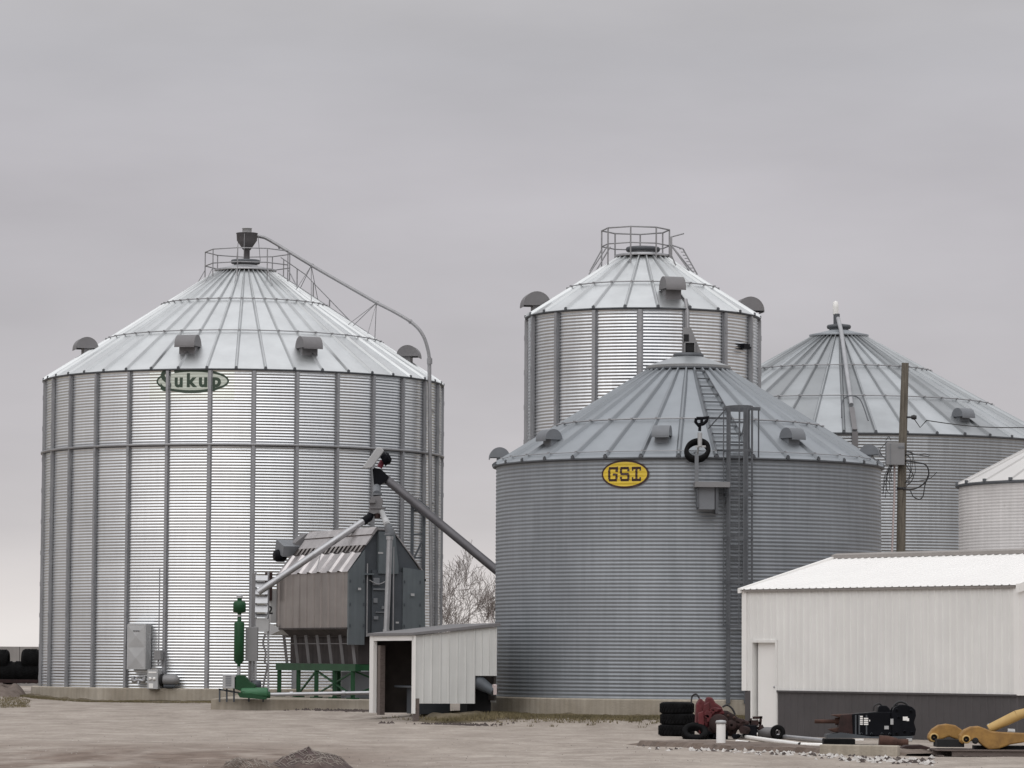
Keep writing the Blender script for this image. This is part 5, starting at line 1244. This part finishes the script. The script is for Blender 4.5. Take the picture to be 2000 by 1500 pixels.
# pipes on the ground
def pipe_on(name, a, c_, r, m, lab):
    p, q = G(*a), G(*c_); b = MB(); d = (q - p).normalized()
    b.tube([p + Z * r, q + Z * r], r, 14, False); b.tube([q + Z * r, p + Z * r], r * 0.8, 14, False)
    b.tube([p + Z * r, p + Z * r + d * 0.12], r * 1.14, 14)
    return tag(b.build(name, m, loc=p), lab, 'pipe')
pipe_on('white_pipe', (1426, 1437), (1562, 1455), 0.045, M['white'], 'long white plastic pipe lying before the white post')
pipe_on('white_pipe', (1565, 1455), (1622, 1456), 0.04, M['white'], 'white plastic pipe running under the black breaker base')
pipe_on('white_pipe', (1440, 1449), (1463, 1452), 0.04, M['white'], 'short white pipe stub lying close beside the white post')
pipe_on('grey_pipe', (1520, 1440), (1610, 1449), 0.05, M['pipe'], 'grey metal pipe lying along the foot of the shed')
pipe_on('white_pipe', (1474, 1434), (1496, 1437), 0.035, M['white'], 'short pale pipe piece under the red implement arm')
pw = G(1519, 1441) + Z * 0.15
tWh = thing('small_wheel', pw, 'small black wheel with grey drum lying near the white shed door', 'wheel')
b = MB(); b.lathe([(0.07, -0.05), (0.14, -0.07), (0.165, -0.02), (0.165, 0.05), (0.14, 0.09), (0.07, 0.09), (0.06, 0), (0.07, -0.05)], pw, 24, (X, Z, -Y)); b.build('tyre', M['black'], tWh)
b = MB(); b.tube([pw - X * 0.42 + Y * 0.25 - Z * 0.02, pw - X * 0.02 + Y * 0.2 - Z * 0.02], 0.13, 16); b.build('drum', M['vent'], tWh)

# hydraulic breaker
yH = 74.6
tH_ = thing('hydraulic_breaker', at(1690, 1448, yH), 'black hydraulic breaker with rusty chisel lying before the shed wainscot', 'breaker')
ctr = lambda px, py: at(px, py, yH)
b = MB(); b.tube([ctr(1591, 1409), ctr(1632, 1409)], 0.042, 12); b.tube([ctr(1631, 1409), ctr(1648, 1408)], 0.075, 12); b.build('chisel', M['rust'], tH_)
b = MB(); b.prism([p - Y * 0.2 for p in (ctr(1622, 1396), ctr(1662, 1394), ctr(1662, 1430), ctr(1628, 1430), ctr(1616, 1424), ctr(1640, 1420), ctr(1640, 1402))], Y * 0.4); b.build('nose', M['rust'], tH_, bevel=0.02)
b = MB(); b.prism([p - Y * 0.22 for p in (ctr(1640, 1396), ctr(1670, 1393), ctr(1670, 1436), ctr(1634, 1436))], Y * 0.44); b.build('bushing', M['redbrown'], tH_, bevel=0.02)
b = MB(); b.prism([p - Y * 0.25 for p in (ctr(1662, 1394), ctr(1712, 1390), ctr(1738, 1390), ctr(1742, 1436), ctr(1664, 1438))], Y * 0.5)
b.prism([p - Y * 0.20 for p in (ctr(1712, 1392), ctr(1714, 1380), ctr(1720, 1377), ctr(1730, 1378), ctr(1736, 1384), ctr(1738, 1394))], Y * 0.36); b.build('body', M['black_paint'], tH_, bevel=0.02)
b = MB()
for px in (1669, 1676, 1690): b.box(ctr(px, 1415) - Y * 0.253, (0.03, 0.012, 0.4)); b.cut()
for px in (1680, 1700, 1720, 1735): b.lathe([(0.02, 0.03), (0.028, 0.02), (0.028, 0)], ctr(px, 1433) - Y * 0.25, 8, (X, Z, -Y)); b.cut()
b.builds('body_rib', M['steel_dk'], tH_)
b = MB()
b.prism([p - Y * 0.3 for p in (ctr(1738, 1392), ctr(1744, 1381), ctr(1754, 1376), ctr(1766, 1376), ctr(1778, 1380), ctr(1785, 1386), ctr(1786, 1398), ctr(1782, 1410), ctr(1786, 1424), ctr(1784, 1436), ctr(1740, 1438))], Y * 0.12)
b.prism([p + Y * 0.18 for p in (ctr(1738, 1392), ctr(1744, 1381), ctr(1754, 1376), ctr(1766, 1376), ctr(1778, 1380), ctr(1785, 1386), ctr(1786, 1398), ctr(1782, 1410), ctr(1786, 1424), ctr(1784, 1436), ctr(1740, 1438))], Y * 0.12)
b.box(ctr(1762, 1415), (0.42, 0.40, 0.45)); b.build('bracket', M['black_paint'], tH_, bevel=0.015)
b = MB(); b.tube(spline([ctr(1744, 1388), ctr(1748, 1376), ctr(1758, 1370.5), ctr(1769, 1374), ctr(1775, 1382)]), 0.022, 8); b.build('hose', M['wire'], tH_)
b = MB()
def mk(px, py, w_, h_): b.box(ctr(px, py) - Y * 0.259, (w_ / 94.0, 0.008, h_ / 94.0))
for k in range(5): mk(1680, 1399 + 3.7 * k, 5.5, 2.6)          # lettering run up the side
for k in range(4): mk(1689, 1403 + 3.7 * k, 8.5, 2.6)
mk(1696, 1407, 2, 3); b.build('lettering', M['white'], tH_)
b = MB(); b.box(ctr(1765, 1403) - Y * 0.302, (0.10, 0.008, 0.08)); b.box(ctr(1770, 1405) - Y * 0.303, (0.05, 0.008, 0.06)); b.build('emblem', M['white'], tH_)
b = MB()
for px, py in ((1748, 1386), (1776, 1388), (1778, 1430), (1748, 1431), (1764, 1428), (1752, 1400)): b.lathe([(0.015, 0.04), (0.03, 0.035), (0.034, 0.0)], ctr(px, py) - Y * 0.30, 8, (X, Z, -Y)); b.cut()
b.builds('bolt', M['black_paint'], tH_)
b = MB(); b.tube(spline([ctr(1722, 1380) - Y * 0.1, ctr(1716, 1374) - Y * 0.15, ctr(1706, 1378) - Y * 0.2, ctr(1704, 1388) - Y * 0.2]), 0.018, 7); b.build('hose', M['wire'], tH_)
b = MB(); b.box(ctr(1739, 1409) - Y * 0.303, (0.06, 0.008, 0.12)); b.box(ctr(1729, 1420.5) - Y * 0.258, (0.09, 0.008, 0.07)); b.build('plate', M['ltgrey'], tH_)
b = MB(); b.prism([p - Y * 0.3 for p in (ctr(1612, 1434), ctr(1640, 1430), ctr(1700, 1438), ctr(1780, 1437), ctr(1780, 1441), ctr(1612, 1441))], Y * 0.55)
ob = b.build('saddle', M['steel_dk'], tH_)
b = MB(); yb = 72.2
b.box(at(1638, 1449, yb), (0.62, 0.5, at(1638, 1443, yb).z - at(1638, 1456, yb).z))
tag(b.build('support_block', M['black'], loc=at(1638, 1456, yb), bevel=0.02), 'low black block beneath the breaker chisel end', 'block')
b = MB(); b.box(at(1678, 1444.5, 77.0), (0.18, 0.12, 0.035)); tag(b.build('white_bag', M['white'], loc=at(1678, 1446, 77.0)), 'small flat white scrap under the middle of the breaker', 'scrap')
b = MB(); b.box(at(1776, 1445, 77.4), (0.12, 0.1, 0.06)); tag(b.build('pale_brick', M['ltgrey'], loc=at(1776, 1447, 77.4), bevel=0.01), 'pale brick at the bracket foot of the black breaker', 'brick')
yr = 70.8
b = MB(); p, q = at(1717, 1447, yr), at(1752, 1450, yr)
b.tube([p, p.lerp(q, 0.5), q], [0.115, 0.115, 0.085], 18); b.tube([q, q + X * 0.22], 0.07, 14); tag(b.build('rusty_drum', M['rust'], loc=p), 'rusty short steel drum lying below the black breaker bracket', 'drum')
b = MB(); b.prism([at(1758, 1462, 69.6), at(1770, 1456, 69.6), at(1800, 1455, 69.6), at(1818, 1460, 69.6), at(1810, 1465, 69.6)], Y * 0.5); tag(b.build('rusty_plate', M['redbrown'], loc=at(1785, 1464, 69.6), bevel=0.02), 'rusty brown plate between the drum and the pallet', 'plate')
b = MB(); b.box(at(1797, 1470.5, 67.4), (0.45, 0.35, 0.03)); tag(b.build('white_sheet', M['white'], loc=at(1797, 1471, 69.0)), 'flat white sheet scrap at the edge of the stones', 'sheet')

# pallet with yellow attachments
yQ = 66.6
tQ = thing('pallet', at(1930, 1476, yQ - 0.5), 'grey wooden pallet lying under the yellow machine arms', 'pallet')
b = MB(); zt_, zb_ = at(1900, 1464.5, yQ - 0.5).z, at(1900, 1478, yQ - 0.5).z; xl, xr = at(1822, 1470, yQ).x, at(2030, 1470, yQ).x
for k in range(8): b.box(((xl + xr) / 2 + 0.0, yQ - 0.45 + k * 0.155, zt_ - 0.012), (xr - xl, 0.11, 0.022))
b.build('deck_boards', M['pallet'], tQ)
b = MB()
for k in range(3): b.box(((xl + xr) / 2, yQ - 0.42 + k * 0.5, (zt_ + zb_) / 2 - 0.012), (xr - xl - (0.6 if k == 0 else 0), 0.09, zt_ - zb_ - 0.03))
for k in range(5): b.box((xl + 0.1 + k * (xr - xl - 0.2) / 4, yQ + 0.05, zb_ + 0.012), (0.10, 1.1, 0.02))
b.build('stringers', M['pallet'], tQ)
def yellow_arm(name, pts, y, th, lab, holes, lugs):
    T = thing(name, at(pts[0][0], pts[0][1], y), lab, 'machine arm')
    b = MB(); ps = [at(px, py, y) for px, py in pts]
    b.prism([p - Y * th / 2 for p in ps], Y * th); b.build('arm_plate', M['yellow'], T, bevel=0.025)
    b = MB()
    for px, py, r in holes: b.lathe([(0.01, 0.004), (r, 0.004), (r, -0.02)], at(px, py, y) - Y * th / 2, 18, (X, Z, -Y))
    b.build('pin_bore', M['dark'], T)
    b = MB()
    for px, py, r in lugs: b.lathe([(r * 0.7, th / 2 + 0.05), (r, th / 2 + 0.05), (r, -th / 2 - 0.05), (r * 0.7, -th / 2 - 0.05)], at(px, py, y), 18, (X, Z, Y))
    b.build('pin_boss', M['yellow_lt'], T)
    return T
yellow_arm('machine_arm', [(1811, 1442), (1813, 1434), (1820, 1424), (1832, 1416), (1848, 1413.5), (1864, 1416), (1876, 1424), (1886, 1438), (1890, 1452), (1880, 1450), (1868, 1444), (1852, 1438.5), (1840, 1443), (1828, 1446), (1818, 1450)], yQ + 0.35, 0.26, 'rear arched yellow machine arm on the pallet', [(1822.5, 1439.5, 0.055)], [(1822.5, 1440, 0.085)])
yellow_arm('machine_arm', [(1871, 1448), (1873, 1436), (1882, 1425), (1896, 1419), (1910, 1418), (1924, 1423), (1934, 1428), (1960, 1430), (1985, 1431), (2010, 1432), (2010, 1448), (1990, 1451), (1972, 1454), (1950, 1462), (1930, 1464), (1918, 1456), (1908, 1447), (1896, 1446), (1888, 1450), (1878, 1453)], yQ - 0.1, 0.28, 'front long yellow machine arm with two round bores on the pallet', [(1885, 1443.5, 0.05), (1903, 1446.5, 0.06)], [(1885, 1443.5, 0.08)])
T = thing('hydraulic_cylinder', at(1935, 1422, yQ + 0.25), 'pale yellow hydraulic ram slanting up from the front yellow arm', 'hydraulic ram')
b = MB(); b.tube([at(1931, 1424, yQ + 0.2), at(1985, 1398, yQ + 0.2)], [0.085, 0.10], 14); b.tube([at(1985, 1398, yQ + 0.2), at(2000, 1393, yQ + 0.2), at(2030, 1397, yQ + 0.2)], [0.1, 0.09, 0.09], 12); b.build('barrel', M['yellow_lt'], T)
b = MB(); b.tube([at(1929, 1417, yQ + 0.2), at(1937, 1418, yQ + 0.2)], 0.035, 8); b.tube([at(1968, 1428, yQ + 0.1), at(1982, 1429, yQ + 0.1)], 0.05, 8); b.build('fitting', M['ltgrey'], T)
b = MB(); b.box(at(1853, 1451, yQ + 0.1), (0.5, 0.6, 0.14)); tag(b.build('black_timber', M['dark'], loc=at(1853, 1455, yQ)), 'short black timber block under the rear arched yellow arm', 'timber')
b = MB(); b.box(at(1960, 1461, yQ + 0.2), (1.1, 0.5, 0.09)); tag(b.build('black_timber', M['dark'], loc=at(1960, 1463, yQ)), 'long black timber under the front yellow arm on the pallet', 'timber')

# the low earth and concrete edge of the clutter strip, with broken stone spilling off it
e0, e1, e2 = G(1216, 1452), G(1420, 1465), G(1760, 1475)
b = MB(); rng = random.Random(8)
def strip(p, q, n, w_, h, jit):
    rows = []
    d = (q - p); d.z = 0; d.normalize(); nn = Vector((-d.y, d.x, 0))
    for i in range(n + 1):
        f = i / n; c = p.lerp(q, f) + nn * rng.uniform(-jit, jit); e = min(1, i / 3, (n - i) / 3 + 0.35)
        rows.append([c + Z * -0.05, c + nn * 0.12 + Z * h * e * rng.uniform(0.8, 1.1), c + nn * w_ * 0.5 + Z * h * e * rng.uniform(0.85, 1.1), c + nn * w_ + Z * -0.03])
    vs = [v for r in rows for v in r]
    b._add(vs, [(i * 4 + j, (i + 1) * 4 + j, (i + 1) * 4 + j + 1, i * 4 + j + 1) for i in range(n) for j in range(3)])
strip(e0, e1, 24, 3.4, 0.10, 0.10); strip(e1, e2, 30, 2.2, 0.09, 0.07)
struct(b.build('earth_strip', M['dirt']))
b = MB(); p, q = G(1600, 1474), G(1752, 1476); d = (q - p).normalized(); nn = Vector((-d.y, d.x, 0))
b.box((p + q) / 2 + Z * 0.09 + nn * 0.2, ((q - p).length, 0.35, 0.20), (d, nn, Z)); tag(b.build('concrete_kerb', M['concrete'], loc=p, bevel=0.02), 'weathered concrete beam edging the clutter strip', 'kerb')
b = MB(); rng = random.Random(12)
for k in range(620):
    f = rng.random(); px = 1222 + 600 * f
    if px < 1345 and rng.random() < 0.8: continue
    if px < 1500 and rng.random() < 0.45: continue
    py = (1459 + (px - 1222) * 0.040) + rng.gauss(0, 2.4) + (4 if px > 1640 else 0)
    c = G(px, py); s_ = rng.uniform(0.015, 0.055) * (1.25 if px > 1620 else 1.0)
    b.slot = 0 if rng.random() < 0.62 else 1
    vs = []
    a0 = rng.uniform(0, 6)
    for i in range(5):
        a = a0 + 2 * PI * i / 5; vs.append(c + Vector((math.cos(a) * s_ * rng.uniform(0.7, 1.3), math.sin(a) * s_ * rng.uniform(0.7, 1.3), s_ * rng.uniform(-0.2, 0.3))))
    vs.append(c + Vector((rng.uniform(-.3, .3) * s_, rng.uniform(-.3, .3) * s_, s_ * rng.uniform(0.6, 1.2))))
    b._add(vs, [(i, (i + 1) % 5, 5) for i in range(5)])
struct(tag(b.build('broken_stone', [M['stone'], M['stone_dk']]), 'broken pale and dark stones spilled along the clutter strip', 'stones'), 'stuff')
# pebbles over the yard
b = MB(); rng = random.Random(22)
for k in range(700):
    px, py = rng.uniform(-20, 2020), 1392 + 108 * rng.random() ** 0.8
    c = G(px, py); s_ = rng.uniform(0.006, 0.017)
    b.slot = 0 if rng.random() < 0.45 else 1
    a0 = rng.uniform(0, 6); vs = [c + Vector((math.cos(a0 + 2.1 * i) * s_, math.sin(a0 + 2.1 * i) * s_, -0.005)) for i in range(3)] + [c + Z * s_ * 0.8]
    b._add(vs, [(0, 1, 3), (1, 2, 3), (2, 0, 3)])
struct(tag(b.build('pebbles', [M['stone'], M['stone_dk']]), 'small loose pebbles scattered over the gravel yard', 'pebbles'), 'stuff')

# ------------------------------------------------------------------ dirt heaps under netting, near edge
def heap(px, py, w_, dpt, h, lab, seed, m, sharp=1.0):
    base = G(px, py); n = 30; b = MB(); b.smooth = True; vs = []
    off = seed * 13.7
    for j in range(n + 1):
        for i in range(n + 1):
            u, v = i / n * 2 - 1, j / n * 2 - 1; r = math.hypot(u * (1 + 0.3 * vnoise(v * 2 + off, off)), v)
            z = h * max(0.0, 1 - r ** 3) * (0.82 + 0.3 * vnoise(u * 2.2 + off, v * 2.2)) + 0.10 * h * (vnoise(u * 8 + off, v * 8) - 0.5) * (r < 0.95)
            z += 0.05 * h * (vnoise(u * 19 + off, v * 19) - 0.5) * (r < 0.95)
            vs.append(base + Vector((u * w_, v * dpt, z - 0.02)))
    b._add(vs, [(j * (n + 1) + i, j * (n + 1) + i + 1, (j + 1) * (n + 1) + i + 1, (j + 1) * (n + 1) + i) for j in range(n) for i in range(n)])
    T = thing('dirt_heap', base, lab, 'dirt heap')
    b.build('dirt', m, T)
    # torn netting over the crest
    nb = MB(); rng = random.Random(seed)
    def S_(i, j): return vs[j * (n + 1) + i] + Z * 0.015
    for k in range(420):
        i, j = rng.randint(3, n - 4), rng.randint(2, n - 6)
        if (i + k) % 3 == 0: q = [S_(i, j), S_(min(n, i + 1), j + 1), S_(min(n, i + 2), j + 1)]
        else: q = [S_(i, j), S_(max(0, i - 1), j + 1), S_(max(0, i - 2), j + 2)]
        if min(p.z for p in q) < 0.06 + base.z: continue
        nb.tube(q, 0.0042, 4, False)
    nb.build('netting', M['net'], T)
heap(602, 1500, 0.74, 1.0, 0.345, 'larger maroon brown dirt heap under torn netting', 3, M['purple'])
heap(486, 1503, 0.52, 0.8, 0.25, 'smaller flat brown dirt heap beside the larger maroon heap', 7, M['dirt'])

# ------------------------------------------------------------------ far left: bunker wall and big tyres
yW = 158.0
b = MB(); z1 = at(40, 1263, yW).z
for k in range(6): b.box((at(-60, 1280, yW).x + 1.0 + k * 2.4, yW + 0.2, z1 / 2 - 0.2), (2.38, 0.3, z1 + 0.4))
tag(b.build('bunker_wall', M['bunker'], loc=at(40, 1290, yW)), 'low grey concrete bunker wall behind the big black tyres', 'wall')
yT = 135.0
for px, py, R, W, lab, tl in ((60, 1289, 0.40, 0.65, 'upright big tyre whose tread meets the edge of the largest bin', 0.2), (2, 1290, 0.40, 0.6, 'upright big tyre farther from the largest bin, against the bunker wall', 0.0), (52, 1313, 0.40, 1.15, 'wide black tyre lying under the upright tyre nearest the bin', 0.0), (4, 1314, 0.42, 1.1, 'wide black tyre in the lower row, farther from the bin', 0.0)):
    c = at(px, py, yT); tyre('big_tyre', c, R, W, lab, 'tyre', 'big black tyres before the bunker wall', (Y, Z, X))
b = MB(); b.smooth = True; n = 24; vs = []
for j in range(n + 1):
    for i in range(n + 1):
        px = -40 + 108 * i / n; y = 122 + 22 * j / n; base = at(px, 1300, y); u = abs(j / n * 2 - 1)
        vs.append(Vector((base.x, y, max(-0.05, 0.78 * (1 - u ** 2) * sstep(1.02, 0.62, i / n) * (0.85 + 0.3 * vnoise(i * 0.25, j * 0.25)) + 0.05 * vnoise(i * 0.8, j * 0.8)))))
b._add(vs, [(j * (n + 1) + i, j * (n + 1) + i + 1, (j + 1) * (n + 1) + i + 1, (j + 1) * (n + 1) + i) for j in range(n) for i in range(n)])
struct(b.build('earth_bank', M['dirt']))
b = MB(); b.bar(at(-20, 1330, 130.0), at(78, 1331, 130.0), 0.3, 0.12); tag(b.build('rusty_beam', M['redbrown'], loc=at(40, 1331, 130.0)), 'long rusty beam lying under the big black tyres', 'beam')

# ------------------------------------------------------------------ bare trees behind
def bare_tree(base, H, seed, lab, lean=0.0):
    rng = random.Random(seed)
    T = thing('bare_tree', base, lab, 'tree', 'bare trees between the two largest bins')
    tr, crn = MB(), MB()
    def grow(p, d, ln, r, lev, mb):
        k = 4; pts = [p]; rs = [r]
        for i in range(k):
            d = (d + Vector((rng.uniform(-1, 1), rng.uniform(-1, 1), rng.uniform(-0.5, 0.9))) * (0.10 + 0.05 * lev)).normalized()
            p = p + d * ln / k; pts.append(p); rs.append(max(0.007, r * (1 - 0.55 * (i + 1) / k)))
        mb.tube(pts, rs, 6 if lev < 2 else 4 if lev < 4 else 3, False)
        if lev >= 5: return
        nb = rng.choice((2, 3, 3)) if lev < 5 else 2
        for c in range(nb + 1):
            f = rng.uniform(0.35, 1.0) if c else 1.0
            i = min(k, max(1, int(f * k + 0.5))); a = rng.uniform(0, 2 * PI)
            side = d.orthogonal().normalized(); side.rotate(Matrix.Rotation(a, 3, d))
            nd = (d + side * rng.uniform(0.45, 1.05)).normalized() if c else (d + side * 0.3).normalized()
            grow(pts[i], nd, ln * rng.uniform(0.58, 0.82), max(0.007, rs[i] * rng.uniform(0.5, 0.78)), lev + 1, crn)
    grow(base, Vector((lean, 0, 1)).normalized(), H * 0.36, H * 0.013, 0, tr)
    tr.build('trunk', M['bark'], T); crn.build('crown', M['bark'], T)
for px, y, H, seed, lab, ln in ((915, 168.0, 7.2, 4, 'tallest bare tree in the gap between the two big bins', 0.05), (879, 176.0, 5.6, 9, 'bare tree growing close beside the edge of the largest bin', -0.1), (946, 172.0, 5.2, 15, 'bare tree next to the front bin above the lean-to roof', 0.2), (895, 182.0, 4.6, 23, 'low bushy bare tree behind the middle of the gap', -0.2)):
    p = at(px, 1290, y); p.z = 0.0; bare_tree(p, H, seed, lab, ln)

# ------------------------------------------------------------------ soil rings the grass grows on
def soil_ring(Bn, r0, r1, a0, a1, h, seed):
    b = MB(); b.smooth = True; na, nr = 110, 9; vs = []
    for j in range(nr + 1):
        for i in range(na + 1):
            a = a0 + (a1 - a0) * i / na; wob = 0.65 + 0.6 * vnoise(i * 0.16 + seed, 3.1) + 0.25 * vnoise(i * 0.6 + seed, 7.7)
            e = sstep(0, 0.06, i / na) * sstep(1, 0.94, i / na); q = j / nr
            p = Bn.pt(a, r0 + (r1 - r0) * q * wob, 0); p.z = gz(p.x, p.y) - 0.02 + (0.02 + h * (1 - q) ** 1.3) * e * (0.8 + 0.4 * vnoise(i * 0.5, j * 0.8)) * (1 if j < nr else -0.5); vs.append(p)
    b._add(vs, [(j * (na + 1) + i, j * (na + 1) + i + 1, (j + 1) * (na + 1) + i + 1, (j + 1) * (na + 1) + i) for j in range(nr) for i in range(na)])
    struct(b.build('soil_ground', M['grass_soil']))
soil_ring(B, B.R + 0.10, B.R + 2.3, -1.2, 1.0, 0.10, 2.0)
soil_ring(A, A.R + 0.30, A.R + 2.0, -1.45, 0.45, 0.10, 9.0)
# ------------------------------------------------------------------ dry grass at the foot of the bins
b = MB(); rng = random.Random(31)
def tuft(c, h, n):
    for k in range(n):
        a = rng.uniform(0, 2 * PI); q = c + Vector((rng.gauss(0, 0.06), rng.gauss(0, 0.06), -0.02)); hh = h * rng.uniform(0.5, 1.2)
        s_ = Vector((math.cos(a), math.sin(a), 0)) * 0.014; l_ = Vector((rng.gauss(0, 0.3), rng.gauss(0, 0.3), 1)) * hh
        b._add([q - s_, q + s_, q + l_], [(0, 1, 2)])
def gr(px0, px1, y0f, y1f, cnt, h):
    for k in range(cnt):
        px = rng.uniform(px0, px1); y = rng.uniform(y0f, y1f); p = at(px, 1380, y); p.z = gz(p.x, p.y); tuft(p, h, 7)
for k in range(2600):          # round the front of the left bin
    a = rng.uniform(-1.25, 0.5); r = A.R + 0.36 + abs(rng.gauss(0, 0.7)); p = A.pt(a, r, 0); p.z = gz(p.x, p.y) + 0.01; tuft(p, 0.07, 6)
for k in range(4200):          # bank of the front bin
    a = rng.uniform(-1.35, 0.75); r = B.R + 0.18 + abs(rng.gauss(0, 1.0)); p = B.pt(a, r, 0); p.z = gz(p.x, p.y) + 0.03; tuft(p, 0.075, 6)
gr(-30, 55, 110.0, 123.0, 420, 0.07)
for k in range(420):
    q = c0 + lu * rng.uniform(0.2, 2.4) + lv * rng.uniform(-1.6, 0.0); q.z = gz(q.x, q.y) + 0.08; tuft(q, 0.10, 5)
struct(tag(b.build('dry_grass', M['grass']), 'short dry olive grass along the feet of the bins', 'grass'), 'stuff')
# dead leaves and clods against the pad edge
b = MB(); rng = random.Random(41)
for k in range(420):
    px = rng.choice((rng.gauss(660, 45), rng.gauss(905, 40), rng.gauss(700, 18))); y = yS - 0.25 - abs(rng.gauss(0, 0.35)) if px < 740 else 93.2 - abs(rng.gauss(0, 0.5))
    c = at(px, 1390, y); c.z = gz(c.x, c.y); s_ = rng.uniform(0.02, 0.09)
    a0 = rng.uniform(0, 6); vs = [c + Vector((math.cos(a0 + 1.57 * i) * s_ * rng.uniform(.6, 1.2), math.sin(a0 + 1.57 * i) * s_, -0.01)) for i in range(4)] + [c + Z * s_ * 0.8]
    b._add(vs, [(i, (i + 1) % 4, 4) for i in range(4)])
struct(tag(b.build('dirt_clods', M['stone_dk']), 'dark clods of earth at the pad edge and by the lean-to', 'clods'), 'stuff')

for o in list(bpy.data.objects):
    if '_o' in o: del o['_o']
